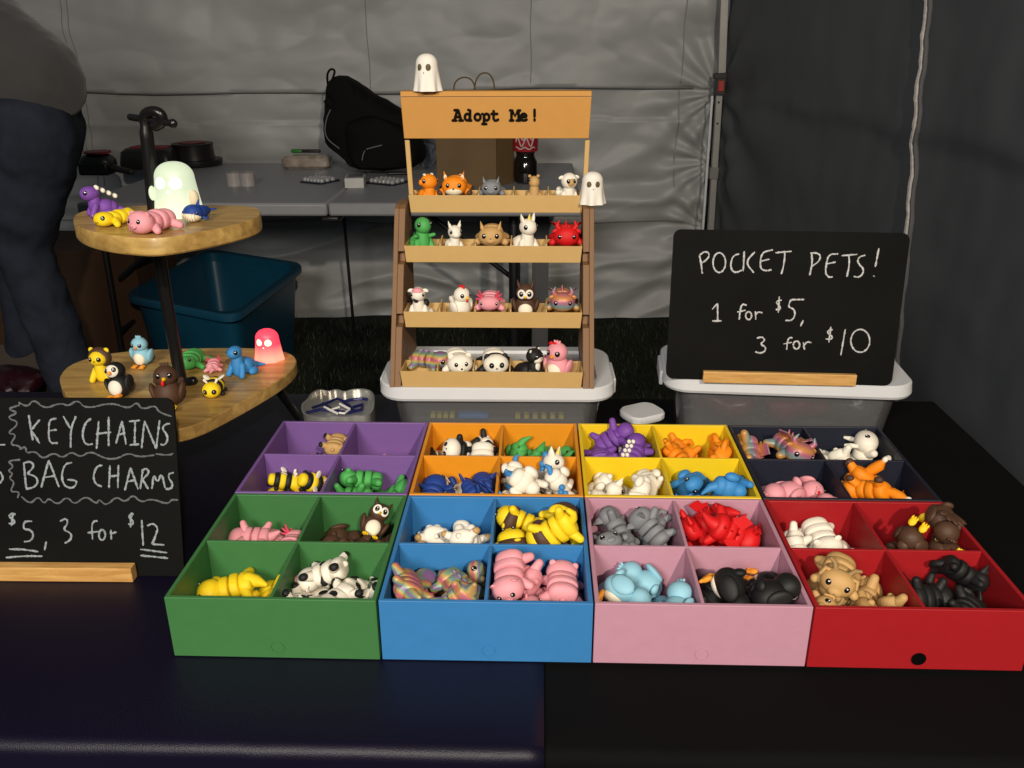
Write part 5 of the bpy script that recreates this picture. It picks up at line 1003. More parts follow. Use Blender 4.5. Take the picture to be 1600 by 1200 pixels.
# ---- piles in the bins: cell -> [(species, px, py, depth in cell, rx, ry, rz, scale)]
BINS = {
 ('green', 0, 0): [('gecko', 372, 922, .62, 20, 0, -80, 1.0), ('gecko', 416, 920, .66, 160, 20, -40, .9)],
 ('green', 1, 0): [('cow_lie', 497, 918, .45, 10, 30, -60, 1.0), ('cow_lie', 520, 897, .75, -10, 90, -70, 1.05), ('cow_lie', 562, 912, .55, 10, -20, 105, 1.05), ('cow_lie', 548, 930, .30, 0, 160, 60, 1.0), ('cow_lie', 480, 932, .25, 30, 60, 30, 1.0)],
 ('green', 0, 1): [('axolotl', 372, 833, .5, 20, 30, -80, .9), ('axolotl', 402, 842, .35, 160, 10, 70, .95), ('axolotl', 440, 842, .4, 10, 40, 100, .9)],
 ('green', 1, 1): [('owl', 508, 826, .65, 80, 10, 90, 1.05), ('owl', 545, 836, .5, 100, 30, 75, 1.0), ('owl', 604, 812, .62, 5, 12, -12, .98), ('owl', 600, 846, .30, 100, -40, -40, .95), ('owl', 515, 848, .3, 90, 0, 80, 1.0)],
 ('blue', 0, 0): [('rainbow_fish', 680, 900, .72, 20, 60, -85, 1.1), ('rainbow_fish', 722, 900, .70, -10, -40, 80, 1.0), ('rainbow_fish', 638, 925, .45, 0, 20, -60, 1.0), ('rainbow_fish', 690, 930, .35, 160, 20, 50, 1.0), ('rainbow_fish', 735, 930, .4, 10, 80, 20, 1.0), ('rainbow_fish', 655, 903, .75, 80, 20, 20, .9), ('rainbow_fish', 715, 880, .8, 150, 0, 95, .85)],
 ('blue', 1, 0): [('pig', 800, 905, .60, -15, -15, -45, 1.1), ('pig', 878, 915, .50, 10, 10, 160, 1.12), ('pig', 838, 918, .55, 0, 60, -100, 1.05), ('pig', 812, 932, .25, 0, 20, 100, 1.1), ('pig', 850, 938, .3, 150, 0, -60, 1.0)],
 ('blue', 0, 1): [('sheep_lie', 678, 822, .62, 75, 0, 160, 1.05), ('sheep', 737, 834, .55, 80, -20, 110, 1.05), ('sheep_lie', 660, 843, .35, 10, 30, -100, 1.0), ('sheep_lie', 720, 845, .4, 150, 30, 60, 1.0)],
 ('blue', 1, 1): [('lion', 823, 797, .55, 100, 0, 190, 1.1), ('lion', 857, 795, .80, -60, 20, 160, 1.05), ('lion', 797, 805, .80, 20, 60, 150, 1.1), ('lion', 876, 806, .55, 150, 30, 60, 1.05), ('lion', 803, 830, .40, -20, 40, 120, 1.1), ('lion', 848, 828, .42, 170, -20, -30, 1.0), ('lion', 885, 835, .42, 150, 40, 20, 1.0), ('lion', 845, 845, .25, 10, 20, 70, 1.0)],
 ('pink', 0, 0): [('bluebird', 968, 918, .50, 75, 25, 70, 1.18), ('bluebird', 1028, 905, .72, 15, -10, 170, 1.12), ('bluebird', 1050, 922, .45, 5, 10, 55, 1.1), ('bluebird', 958, 898, .80, 80, 60, 100, 1.0), ('bluebird', 1012, 938, .30, 95, 0, -70, 1.0)],
 ('pink', 1, 0): [('penguin', 1138, 912, .65, 110, 50, 70, 1.1), ('penguin', 1188, 926, .50, -25, 50, 20, 1.08), ('penguin', 1128, 932, .40, 120, -70, 30, 1.05), ('penguin', 1162, 908, .75, 190, 20, 40, 1.0), ('penguin', 1200, 940, .30, 80, 10, 90, .95)],
 ('pink', 0, 1): [('grey_cat', 948, 833, .6, 30, 60, -100, 1.0), ('grey_cat', 985, 842, .45, 160, 30, 60, 1.0), ('grey_cat', 1020, 836, .55, 80, 40, 120, 1.05), ('grey_cat', 1000, 828, .75, 120, 10, -30, .95), ('grey_cat', 966, 850, .25, 10, 30, 80, 1.0)],
 ('pink', 1, 1): [('red_dragon', 1098, 834, .6, 20, 60, -70, 1.1), ('red_dragon', 1130, 822, .75, 150, 10, 40, 1.1), ('red_dragon', 1176, 840, .45, 0, 10, 70, 1.1), ('red_dragon', 1120, 846, .35, 170, 20, -30, 1.1), ('red_dragon', 1155, 834, .62, 20, -60, 120, 1.05)],
 ('red', 0, 0): [('deer', 1320, 908, .62, -25, -10, -25, 1.1), ('deer', 1370, 905, .62, 70, 10, 150, 1.15), ('deer', 1342, 930, .42, 10, 20, 100, 1.15), ('deer', 1292, 925, .55, 60, 60, -60, 1.0), ('deer', 1375, 932, .38, 160, 20, 60, 1.1), ('deer', 1345, 888, .82, 150, 20, 30, 1.0), ('deer', 1392, 915, .55, 80, -30, -130, 1.05), ('deer', 1310, 940, .25, 0, 90, 0, 1.0)],
 ('red', 1, 0): [('black_cat', 1460, 938, .40, 50, 40, -80, 1.0), ('black_cat', 1492, 925, .62, 10, 60, 60, 1.0), ('black_cat', 1525, 940, .45, 0, 20, 90, .95), ('black_cat', 1482, 945, .3, 160, 0, 20, 1.0)],
 ('red', 0, 1): [('bear', 1252, 832, .55, -10, -20, -10, 1.0), ('bear', 1318, 820, .68, 160, 20, 150, 1.08), ('bear', 1290, 838, .50, 0, 60, 80, 1.1), ('bear', 1338, 840, .45, 20, 40, 110, 1.05), ('bear', 1262, 852, .25, 0, 10, 60, 1.0), ('bear', 1308, 848, .3, 150, 30, -80, 1.0)],
 ('red', 1, 1): [('turkey', 1398, 838, .62, -70, 10, 10, 1.1), ('turkey', 1443, 822, .70, 120, 20, 100, 1.15), ('turkey', 1402, 852, .40, 170, 0, 20, 1.0), ('turkey', 1450, 842, .45, -75, -10, -10, 1.1), ('turkey', 1480, 838, .58, 110, 40, 80, 1.05)],
 ('purple', 0, 0): [('bee', 425, 764, .35, 20, 20, -80, .9), ('bee', 458, 763, .4, 170, 20, 60, .95), ('bee', 495, 764, .4, 0, 30, 100, .9)],
 ('purple', 1, 0): [('frog', 562, 764, .4, 150, 20, -50, .9), ('frog', 600, 759, .5, -10, 0, 60, 1.0)],
 ('purple', 0, 1): [('pug', 462, 705, .4, 150, 20, -50, .85), ('pug', 494, 706, .4, 30, 60, 80, .85), ('pug', 518, 708, .35, 160, 0, 20, .8)],
 ('purple', 1, 1): [('pig', 630, 711, .35, 10, 0, 60, .8)],
 ('orange', 0, 1): [('skunk', 695, 706, .4, 70, 30, -60, 1.0), ('panda', 722, 695, .65, 60, 10, 60, .95), ('panda', 752, 697, .55, -20, 20, 20, 1.05), ('panda', 735, 709, .3, 150, 20, 70, .95)],
 ('orange', 1, 1): [('green_dino', 820, 695, .62, 80, 20, -70, 1.05), ('green_dino', 850, 693, .62, 30, 50, 60, 1.05), ('green_dino', 878, 700, .50, 100, 10, 110, 1.0), ('green_dino', 838, 708, .35, 90, 60, 20, 1.0)],
 ('orange', 0, 0): [('whale', 695, 762, .45, 20, 10, 140, 1.15), ('whale', 728, 760, .50, -10, 0, 160, 1.15)],
 ('orange', 1, 0): [('unicorn', 838, 742, .55, 60, 30, 150, 1.15), ('unicorn', 868, 745, .58, 10, -10, 40, 1.0), ('unicorn', 880, 764, .35, 20, 30, 60, .95), ('unicorn', 822, 764, .35, 100, 20, -60, 1.0), ('unicorn', 850, 765, .35, 80, 60, 20, 1.0), ('unicorn', 832, 722, .62, 60, 0, 200, .9)],
 ('yellow', 0, 1): [('purple_dino', 930, 692, .70, 30, 40, -60, 1.1), ('purple_dino', 962, 690, .68, -10, 10, 50, 1.05), ('purple_dino', 1000, 700, .50, 20, -20, 110, 1.1), ('purple_dino', 942, 707, .35, 0, 60, 20, 1.05), ('purple_dino', 975, 709, .3, 100, 20, 80, 1.0)],
 ('yellow', 1, 1): [('tiger', 1040, 688, .75, 40, 50, -80, 1.0), ('tiger', 1068, 685, .72, 150, 20, 20, 1.0), ('tiger', 1092, 694, .60, 60, -30, 60, 1.0), ('tiger', 1118, 706, .40, 0, 10, 30, .95), ('tiger', 1055, 705, .40, 100, 40, 50, 1.0), ('tiger', 1087, 709, .35, 160, 20, -40, 1.0)],
 ('yellow', 0, 0): [('bunny', 960, 752, .55, 0, 0, 0, .95), ('bunny', 937, 766, .35, 80, 30, -60, .95), ('bunny', 988, 765, .40, 20, 70, 40, 1.0), ('bunny', 1017, 766, .40, 80, -30, 80, 1.0)],
 ('yellow', 1, 0): [('blue_dino', 1068, 757, .55, 10, 10, -35, 1.15), ('blue_dino', 1110, 754, .58, 60, 60, 60, 1.15), ('blue_dino', 1140, 760, .50, 110, -20, 100, 1.1), ('blue_dino', 1100, 770, .30, 90, 20, 20, 1.0)],
 ('navy', 0, 1): [('rainbow_dragon', 1180, 698, .6, 60, 30, -20, 1.15), ('rainbow_dragon', 1225, 698, .6, -10, 10, 40, 1.15), ('rainbow_dragon', 1205, 710, .35, 150, 10, 80, 1.0)],
 ('navy', 1, 1): [('rabbit', 1312, 708, .4, 30, 60, -70, .85), ('rabbit', 1350, 700, .6, 60, 20, 60, 1.15), ('rabbit', 1338, 710, .4, 20, 70, 20, 1.0)],
 ('navy', 0, 0): [('pinkbird', 1218, 756, .55, 70, 30, -70, 1.15), ('pinkbird', 1245, 758, .5, 70, -20, 30, 1.15), ('pinkbird', 1285, 767, .4, 90, 40, 90, 1.0)],
 ('navy', 1, 0): [('fox', 1342, 760, .55, 20, 60, -60, 1.1), ('fox', 1368, 756, .60, 20, 70, 70, 1.1), ('fox', 1405, 762, .50, 30, -40, 130, 1.1), ('fox', 1370, 770, .3, 150, 20, 30, 1.0)],
}
WANT = {('purple', 0, 0): 6, ('purple', 1, 0): 5, ('purple', 0, 1): 7, ('purple', 1, 1): 3, ('green', 0, 0): 4, ('green', 1, 0): 7, ('green', 0, 1): 6, ('green', 1, 1): 8, ('blue', 0, 1): 6, ('blue', 0, 0): 9, ('blue', 1, 0): 7, ('blue', 1, 1): 9,
        ('orange', 0, 1): 8, ('orange', 1, 1): 9, ('orange', 0, 0): 6, ('orange', 1, 0): 9, ('yellow', 0, 1): 9, ('yellow', 1, 1): 10, ('yellow', 0, 0): 8, ('yellow', 1, 0): 7, ('navy', 0, 1): 6, ('navy', 1, 1): 6, ('navy', 0, 0): 6, ('navy', 1, 0): 6,
        ('pink', 1, 0): 8, ('pink', 0, 1): 7, ('pink', 1, 1): 8, ('pink', 0, 0): 7, ('red', 0, 0): 8, ('red', 1, 0): 7, ('red', 0, 1): 8, ('red', 1, 1): 7}
for q, n_ in WANT.items():
    L_ = BINS[q][:n_]; m_ = len(L_)
    for i in range(n_-m_):
        e = L_[i % m_]; L_.append((e[0], e[1]+(23 if i % 2 else -19), e[2]+1, .5, 160-e[4], 25, e[6]+110, e[7]*.97))
    BINS[q] = L_
HOLD = {('green', 1, 1): [2], ('green', 0, 0): [0], ('green', 1, 0): [1], ('blue', 1, 0): [0], ('blue', 1, 1): [0], ('pink', 0, 0): [0, 1, 2], ('pink', 1, 0): [0, 1], ('pink', 1, 1): [2], ('red', 0, 0): [0], ('red', 0, 1): [0],
        ('yellow', 0, 0): [0], ('yellow', 1, 0): [0], ('purple', 1, 0): [1], ('orange', 1, 0): [1], ('orange', 0, 0): [0], ('navy', 0, 1): [1], ('navy', 0, 0): [0], ('orange', 0, 1): [2], ('yellow', 0, 1): [1]}   # toys laid first; the others were dropped round them
PLACED = []; PS = .93
BAKED = {('green',0,0):[[1,0.0713,0.0663,0.0225,0.062,-0.934,-0.201,-0.289],[2,0.0345,0.0611,0.0237,0.053,-0.884,-0.456,-0.086],[3,0.0664,0.0274,0.0128,0.688,0.163,-0.162,0.688],[0,0.0395,0.0684,0.0251,0.797,0.099,0.01,-0.596]],('green',1,0):[[5,0.1303,0.0708,0.0258,0.02,-0.914,-0.402,0.05],[2,0.1619,0.0683,0.0181,0.392,0.219,0.212,0.868],[0,0.1527,0.0283,0.0045,0.737,0.008,-0.008,-0.675],[4,0.1025,0.0359,0.032,0.687,-0.145,0.698,-0.142],[3,0.1945,0.0363,0.0306,0.692,0.143,-0.695,-0.128],[6,0.1513,0.0336,0.0526,0.062,0.336,0.939,0.034],[1,0.1315,0.0766,0.0581,0.222,0.694,0.684,0.031]],('green',0,1):[[5,0.069,0.1235,0.0255,0.07,-0.771,0.611,-0.165],[4,0.0783,0.1674,0.0043,0.013,-0.0,0.0,1.0],[3,0.0364,0.1675,0.025,0.126,-0.952,0.275,-0.036],[1,0.0322,0.1221,0.034,0.045,0.706,0.705,0.045],[2,0.079,0.1406,0.0269,0.002,0.018,0.105,0.994],[0,0.0335,0.1566,0.0439,0.111,-0.672,-0.732,-0.034]],('green',1,1):[[0,0.1054,0.1761,0.0238,0.205,0.676,0.362,0.608],[4,0.1052,0.1206,0.0228,0.61,0.359,0.678,0.201],[1,0.1104,0.1477,0.0345,0.335,0.623,0.622,0.335],[6,0.1765,0.1501,0.0215,0.33,-0.261,0.714,0.559],[3,0.1853,0.1187,0.0358,0.308,0.636,-0.647,-0.284],[5,0.1516,0.1073,0.0445,0.285,0.307,-0.616,-0.667],[7,0.1522,0.1369,0.0422,0.082,0.275,0.918,0.275],[2,0.1586,0.1635,0.0322,0.907,-0.349,0.221,0.085]],('blue',0,0):[[5,0.229,0.0753,0.0043,0.968,-0.001,-0.004,-0.249],[3,0.2381,0.0261,0.0252,0.262,0.663,0.649,-0.267],[4,0.2768,0.0375,0.0147,0.95,-0.009,0.31,0.025],[2,0.2364,0.0312,0.0196,0.753,-0.309,-0.211,-0.542],[0,0.2491,0.0764,0.0167,0.671,-0.086,0.221,-0.702],[1,0.2677,0.0547,0.0384,0.912,0.079,0.056,0.4],[7,0.2301,0.0381,0.067,0.138,0.944,0.065,-0.291],[6,0.297,0.0773,0.0307,0.412,-0.575,-0.45,0.546],[8,0.272,0.007,0.0577,0.249,-0.306,-0.637,-0.662]],('blue',1,0):[[4,0.3609,0.025,0.0266,0.103,-0.706,0.7,0.021],[2,0.3241,0.0748,0.0042,1.0,0.0,-0.0,0.004],[6,0.3641,0.0702,0.0337,0.078,0.843,-0.531,-0.047],[1,0.371,0.0604,0.0327,0.003,0.08,0.038,0.996],[3,0.3282,0.0285,0.0206,0.648,-0.019,-0.282,0.707],[5,0.3263,0.0671,0.0559,0.031,-0.857,-0.443,-0.261],[0,0.3253,0.0616,0.053,0.962,0.157,-0.219,-0.036]],('blue',0,1):[[3,0.2378,0.126,0.0263,0.256,0.641,0.627,-0.362],[1,0.2521,0.172,0.0248,0.59,0.229,0.714,0.299],[5,0.2806,0.1194,0.0045,0.995,-0.016,0.024,0.098],[0,0.2307,0.1597,0.0227,0.088,-0.117,-0.396,-0.907],[2,0.2377,0.1554,0.0268,0.241,0.654,0.631,-0.341],[4,0.2711,0.1436,0.0545,0.372,0.912,-0.149,0.086]],('pink',0,0):[[4,0.4659,0.0064,0.0223,0.158,-0.43,0.638,0.619],[5,0.4278,0.006,0.0249,0.181,-0.407,0.653,0.613],[3,0.4095,0.0724,0.022,0.35,0.383,0.631,0.577],[6,0.4882,0.0363,0.0253,0.275,0.002,-0.776,-0.568],[0,0.4132,0.0622,0.0489,0.59,0.385,0.702,0.101],[1,0.4722,0.0762,0.0264,0.149,0.449,-0.196,-0.859],[2,0.4779,0.013,0.0331,0.353,-0.088,0.462,0.809]],('pink',1,0):[[7,0.5539,0.0591,0.0117,0.453,-0.419,0.242,0.748],[4,0.5528,0.0268,0.0229,0.32,0.751,0.137,0.561],[2,0.5071,0.0346,0.0247,0.576,0.631,0.384,0.351],[5,0.5255,0.0404,0.0391,0.344,-0.575,0.475,0.57],[3,0.5744,0.0811,0.0494,0.086,0.84,0.523,0.113],[6,0.5447,0.0491,0.0432,0.598,0.276,0.713,0.243],[0,0.5216,0.0462,0.0775,0.373,0.739,0.56,0.036],[1,0.5498,0.0147,0.0591,0.478,0.263,0.538,0.643]],('pink',0,1):[[3,0.4781,0.1937,0.0349,0.673,0.739,0.001,0.001],[2,0.4765,0.1375,0.0295,0.046,-0.005,-0.988,0.148],[5,0.4271,0.127,0.0328,0.475,0.788,-0.164,0.356],[1,0.4391,0.1701,0.0281,0.109,-0.8,-0.584,0.08],[0,0.4461,0.1674,0.0504,0.144,-0.842,-0.33,0.401],[6,0.4788,0.1683,0.0452,0.146,0.452,0.422,-0.772],[4,0.4272,0.1283,0.0277,0.798,-0.566,-0.15,0.14]],('red',1,0):[[4,0.7327,0.0977,0.0244,0.503,0.496,0.506,-0.495],[6,0.7713,0.0369,0.0253,0.336,0.208,0.887,-0.239],[0,0.7297,0.0325,0.0042,0.92,0.0,0.0,-0.392],[1,0.7703,0.0697,0.0101,0.98,-0.154,-0.061,0.113],[3,0.7294,0.0446,0.0481,0.199,-0.682,0.577,0.402],[2,0.7621,0.0762,0.0479,0.645,-0.044,0.452,0.614],[5,0.7591,0.0304,0.0516,0.225,-0.299,-0.926,-0.047]],('purple',0,1):[[4,0.0778,0.3325,0.0236,0.383,0.059,0.917,-0.099],[5,0.0512,0.3714,0.0044,0.352,0.0,-0.0,-0.936],[3,0.025,0.3242,0.0044,0.756,0.004,0.003,0.655],[6,0.0742,0.3758,0.0173,0.875,0.116,0.393,-0.258],[1,0.0679,0.3155,0.031,0.135,-0.394,0.295,0.86],[0,0.0255,0.3499,0.0352,0.321,0.947,-0.003,-0.008],[2,0.0792,0.3676,0.0563,0.008,0.999,-0.001,-0.054]],('purple',1,1):[[1,0.1259,0.3772,0.0232,0.004,-0.094,0.995,-0.038],[2,0.1649,0.3771,0.0232,0.0,-0.014,-0.999,0.039],[0,0.145,0.3323,0.0044,0.682,0.004,0.005,0.732]],('orange',0,1):[[4,0.2065,0.3446,0.0188,0.483,0.452,0.512,0.547],[7,0.2787,0.3663,0.0043,0.001,0.0,-0.0,-1.0],[1,0.2253,0.3746,0.0146,0.715,-0.212,0.243,0.62],[0,0.2522,0.3217,0.0192,0.562,0.526,-0.436,-0.466],[3,0.271,0.3243,0.0069,0.118,-0.012,0.099,-0.988],[5,0.2688,0.3735,0.0452,0.557,-0.089,0.815,0.134],[6,0.2578,0.3524,0.0468,0.611,-0.424,-0.665,-0.069],[2,0.2759,0.3389,0.0391,0.958,0.288,0.005,-0.0]],('orange',0,0):[[2,0.2409,0.2711,0.0281,0.345,-0.655,0.624,0.251],[4,0.2471,0.2356,0.0281,0.33,0.438,-0.791,0.271],[3,0.2695,0.2501,0.0353,0.106,0.671,-0.728,-0.088],[5,0.2868,0.2354,0.0513,0.546,0.309,-0.778,0.03],[1,0.2732,0.2666,0.0314,0.011,0.347,0.228,0.91],[0,0.2298,0.2562,0.0291,0.08,-0.338,-0.016,0.938]],('orange',1,0):[[8,0.3361,0.2635,0.0238,0.575,-0.429,0.673,0.179],[3,0.3271,0.2277,0.0512,0.259,0.842,-0.458,-0.116],[4,0.3069,0.2573,0.019,0.603,0.561,0.387,0.416],[2,0.3496,0.2285,0.0171,0.742,0.389,0.349,0.42],[7,0.3782,0.2681,0.0333,0.01,-0.133,0.876,-0.463],[6,0.3397,0.2153,0.0706,0.167,-0.433,0.699,0.544],[0,0.3549,0.2726,0.0324,0.853,-0.114,0.157,0.484],[5,0.3178,0.2709,0.058,0.102,-0.076,-0.944,-0.305],[1,0.3709,0.2536,0.061,0.583,0.752,-0.125,0.282]],('yellow',0,0):[[6,0.4135,0.2805,0.0416,0.276,0.651,0.651,0.276],[5,0.4062,0.2222,0.02,0.65,0.079,0.751,0.08],[7,0.4812,0.2149,0.0306,0.45,-0.883,0.132,-0.013],[3,0.4457,0.2814,0.0213,0.093,0.753,0.064,0.649],[1,0.4547,0.2559,0.0234,0.34,0.234,0.611,-0.675],[2,0.4802,0.2684,0.0611,0.071,-0.142,0.987,-0.029],[4,0.4206,0.2368,0.0304,0.559,-0.028,0.457,0.691],[0,0.4563,0.2317,0.0604,0.596,0.358,0.716,0.062]],('yellow',1,0):[[6,0.577,0.2057,0.0221,0.084,-0.063,0.686,0.72],[3,0.505,0.2241,0.0193,0.585,0.509,0.435,0.458],[2,0.5651,0.2658,0.0378,0.106,-0.884,-0.224,-0.396],[1,0.5372,0.2244,0.0285,0.751,-0.392,0.472,0.244],[4,0.5218,0.2964,0.0233,0.508,0.594,0.484,-0.393],[5,0.5757,0.219,0.0642,0.4,-0.466,0.579,0.537],[0,0.5246,0.2742,0.0364,0.844,0.231,0.308,-0.374]],('navy',0,0):[[5,0.6752,0.2232,0.0235,0.343,-0.214,0.739,0.54],[4,0.6055,0.2722,0.0263,0.546,0.135,0.757,0.333],[2,0.6482,0.2182,0.0363,0.6,0.273,0.495,0.567],[1,0.6713,0.2955,0.0183,0.73,0.394,-0.212,0.517],[3,0.6055,0.2315,0.0263,0.332,0.757,0.137,0.547],[0,0.6645,0.2599,0.0391,0.682,0.464,-0.41,-0.39]],('blue',1,1):[[6,0.3672,0.1638,0.0275,0.261,-0.816,-0.482,-0.184],[7,0.3595,0.1288,0.0061,0.846,0.022,-0.048,0.53],[2,0.3266,0.1581,0.0178,0.105,-0.366,0.041,0.924],[5,0.3612,0.1526,0.047,0.125,0.715,-0.648,0.231],[4,0.3302,0.1303,0.0297,0.0,-0.228,-0.497,0.837],[3,0.3385,0.1635,0.0667,0.089,0.702,0.618,-0.343],[1,0.3699,0.1595,0.0528,0.121,0.156,0.327,0.924],[0,0.3663,0.1046,0.0761,0.276,-0.36,-0.651,-0.609]],('red',0,0):[[3,0.6285,0.0638,0.0288,0.186,-0.976,0.058,0.097],[6,0.6977,0.0338,0.0328,0.652,0.268,-0.657,-0.269],[1,0.6828,0.0583,0.0288,0.167,-0.765,0.221,0.581],[4,0.6422,0.0287,0.0421,0.42,0.66,0.569,0.252],[7,0.6098,0.0335,0.0342,0.653,-0.208,0.626,-0.373],[5,0.6449,0.0736,0.0555,0.135,-0.13,-0.982,-0.023],[0,0.6374,0.0608,0.0558,0.972,0.022,0.132,-0.192]],('red',1,1):[[2,0.7494,0.1204,0.0051,0.898,0.038,-0.141,0.414],[4,0.7494,0.1372,0.0236,0.193,0.679,0.369,0.605],[0,0.7286,0.1538,0.0206,0.822,0.512,-0.102,-0.228],[1,0.7749,0.1047,0.0457,0.753,-0.622,0.166,0.137],[5,0.7331,0.1249,0.0714,0.379,-0.816,0.432,-0.057],[6,0.7688,0.1541,0.0836,0.631,0.745,0.15,-0.155]],('purple',0,0):[[3,0.0483,0.2651,0.0289,0.023,-0.994,0.109,-0.003],[5,0.0719,0.2544,0.0191,0.185,-0.654,-0.37,-0.633],[4,0.0618,0.2878,0.0332,0.48,0.583,-0.006,0.655],[1,0.0202,0.2668,0.0311,0.023,-0.999,0.029,-0.001],[0,0.0322,0.2803,0.0276,0.581,0.008,0.173,0.795]],('purple',1,0):[[2,0.1306,0.2751,0.0043,0.707,0.0,-0.0,-0.708],[4,0.1218,0.2446,0.0314,0.504,-0.507,0.496,0.492],[3,0.1607,0.2709,0.0316,0.246,-0.641,0.675,-0.272],[1,0.1338,0.2728,0.0333,0.712,-0.293,-0.219,-0.6]],('yellow',0,1):[[8,0.4266,0.3628,0.0256,0.382,0.009,-0.924,0.013],[7,0.4753,0.3626,0.0265,0.387,0.009,0.922,-0.01],[4,0.4509,0.3234,0.0258,0.213,0.678,0.646,-0.278],[0,0.4749,0.3725,0.0246,0.647,0.268,-0.285,-0.654],[5,0.4601,0.3351,0.0427,0.037,0.84,0.524,0.134],[3,0.4268,0.3414,0.0557,0.078,0.016,0.992,-0.093],[2,0.4696,0.3318,0.0442,0.211,-0.126,-0.07,0.967],[1,0.4388,0.3734,0.0583,0.481,-0.702,0.524,0.027]],('navy',1,1):[[5,0.7696,0.3279,0.0408,0.466,0.785,0.357,0.198],[3,0.7259,0.3644,0.026,0.28,-0.896,0.193,0.284],[1,0.7844,0.3684,0.0293,0.61,-0.518,-0.357,0.481],[2,0.7307,0.3434,0.039,0.385,0.092,0.852,0.343],[0,0.7354,0.3251,0.0247,0.625,0.508,-0.102,-0.584]],('pink',1,1):[[7,0.5695,0.139,0.0332,0.141,0.057,0.955,-0.255],[1,0.538,0.1702,0.034,0.061,-0.664,-0.742,0.068],[5,0.5263,0.1317,0.0408,0.422,0.902,-0.075,-0.04],[4,0.5621,0.1663,0.0287,0.406,0.135,0.114,0.896],[0,0.5397,0.1691,0.0471,0.766,0.14,-0.17,-0.604],[2,0.5474,0.1463,0.0578,0.666,0.516,-0.158,0.516]],('red',0,1):[[5,0.6683,0.1248,0.0259,0.004,-0.87,0.088,-0.486],[3,0.6633,0.1733,0.0042,0.707,0.0,0.0,0.707],[2,0.6603,0.173,0.0281,0.99,0.095,-0.093,0.053],[4,0.6326,0.1368,0.0043,0.885,0.0,0.0,0.466],[6,0.6154,0.1677,0.0342,0.144,0.748,0.406,0.505],[0,0.627,0.1372,0.0317,0.912,0.284,-0.294,-0.032]],('orange',1,1):[[7,0.3065,0.3186,0.0239,0.576,-0.049,0.816,-0.028],[6,0.3907,0.38,0.0236,0.011,-0.812,-0.04,0.582],[0,0.3227,0.3933,0.0214,0.7,0.703,-0.027,-0.121],[3,0.3284,0.357,0.0244,0.543,0.204,0.79,-0.197],[2,0.3736,0.3414,0.0304,0.593,0.772,0.213,0.084],[1,0.3518,0.3522,0.0288,0.841,0.017,0.503,0.199],[4,0.3308,0.3245,0.0482,0.438,0.582,0.656,0.197]],('yellow',1,1):[[9,0.5744,0.3336,0.0243,0.389,0.05,0.912,-0.121],[4,0.5086,0.3349,0.0255,0.557,0.0,0.831,-0.0],[5,0.542,0.3308,0.0259,0.046,0.851,-0.144,0.503],[2,0.5723,0.3734,0.0372,0.491,0.509,0.551,0.443],[8,0.5309,0.3298,0.0628,0.309,0.398,-0.859,-0.095],[0,0.552,0.3549,0.0302,0.008,-0.383,0.511,0.77],[1,0.5295,0.3953,0.0327,0.662,0.67,0.236,-0.239],[3,0.5684,0.3272,0.0612,0.391,0.806,0.275,0.348]],('navy',0,1):[[5,0.6273,0.3629,0.0042,0.0,-0.004,-0.0,1.0],[0,0.6658,0.3437,0.0124,0.964,0.036,0.193,-0.177],[3,0.6052,0.3402,0.0522,0.688,0.163,0.69,0.155],[1,0.6667,0.3477,0.0472,0.982,-0.041,0.165,0.083]],('navy',1,0):[[4,0.7421,0.2327,0.0314,0.169,0.694,0.57,-0.406],[2,0.7634,0.2529,0.013,0.166,0.077,0.164,0.969],[0,0.7354,0.2982,0.0399,0.682,0.68,0.188,-0.193],[3,0.7389,0.2465,0.0664,0.26,0.883,0.302,-0.249]]}  #BAKE
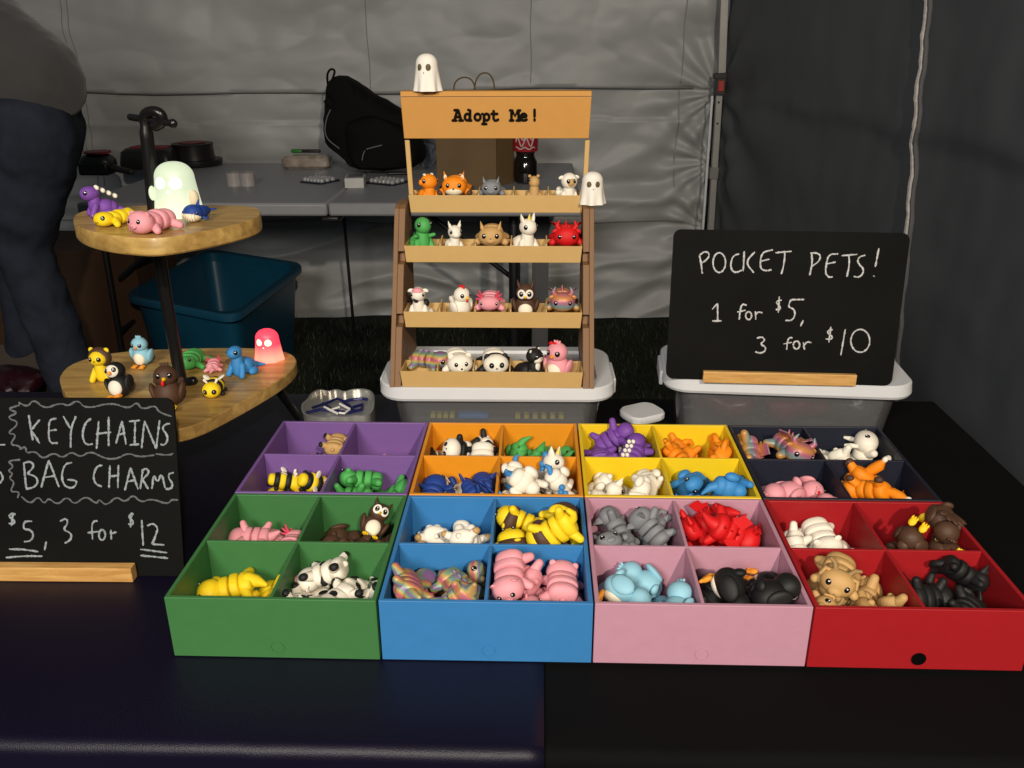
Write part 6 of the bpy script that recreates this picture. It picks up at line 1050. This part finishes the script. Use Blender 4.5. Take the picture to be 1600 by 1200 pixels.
pos_w = {1: [''], 2: ['left', 'right'], 3: ['left', 'middle', 'right'], 4: ['leftmost', 'second from left', 'second from right', 'rightmost'],
         5: ['leftmost', 'second from left', 'middle', 'second from right', 'rightmost'], 6: ['leftmost', 'second from left', 'third from left', 'third from right', 'second from right', 'rightmost'],
         7: ['leftmost', 'second from left', 'third from left', 'middle', 'third from right', 'second from right', 'rightmost'], 8: ['leftmost', 'second from left', 'third from left', 'fourth from left', 'fourth from right', 'third from right', 'second from right', 'rightmost'],
         9: ['leftmost', 'second from left', 'third from left', 'fourth from left', 'middle', 'fourth from right', 'third from right', 'second from right', 'rightmost'],
         10: ['leftmost', 'second from left', 'third from left', 'fourth from left', 'fifth from left', 'fifth from right', 'fourth from right', 'third from right', 'second from right', 'rightmost']}
def dim(color, key): return 1.1 if color in ('purple', 'navy') or key in ('whale', 'penguin', 'gecko') else 1.0
UPR = ('owl', 'bluebird', 'pinkbird', 'penguin', 'turkey', 'sheep', 'cow', 'skunk', 'green_dino', 'blue_dino', 'unicorn', 'bunny')
for (color, cx, cy), lst in BINS.items():
    r = 0 if color in names[0] else 1; col_ = names[r].index(color); X0 = col_*BW+cx*BW/2; Yc = r*BD+cy*BD/2; todo = []
    for i, (key, px, py, fy, rx, ry, rz, sc) in enumerate(lst):
        y = Yc+.008+fy*(BD/2-.016); p = ay(px, py, y); rad = .017*sc
        p.x = min(max(p.x, X0+.005+rad), X0+BW/2-.005-rad); p.z = max(p.z, .0045+.0125*sc); sc *= dim(color, key)*PS
        cen = Vector((0, .004, .022)) if key in UPR else Vector((0, .002, .012))
        todo.append((i, key, Matrix.Translation(p) @ Euler((R_(rx), R_(ry), R_(rz))).to_matrix().to_4x4() @ Matrix.Scale(sc, 4) @ Matrix.Translation(-cen), sc))
    if BAKED:
        todo = [(v[0], todo[v[0]][1], Matrix.Translation(v[1:4]) @ Quaternion(v[4:8]).to_matrix().to_4x4() @ Matrix.Scale(todo[v[0]][3], 4), 1) for v in BAKED[(color, cx, cy)]]
    def imx(t):
        d = t[2] @ Vector((0, 0, .012))-CAM; return d.dot(RT)/d.dot(FW)
    todo.sort(key=imx); cell = f'{"front" if cy == 0 else "back"} {"left" if cx == 0 else "right"} compartment of {color} bin'
    for rank, (i, key, M, sc) in enumerate(todo):
        w_ = pos_w[len(todo)][rank]; hue = HUE[key].split(' with ')[0]
        o = place(key, M, f'{hue} toy, {w_} in {cell}' if w_ else f'{hue} toy alone in {cell}', f'toys in the {color} bin'); PLACED.append((o, (color, cx, cy), i))
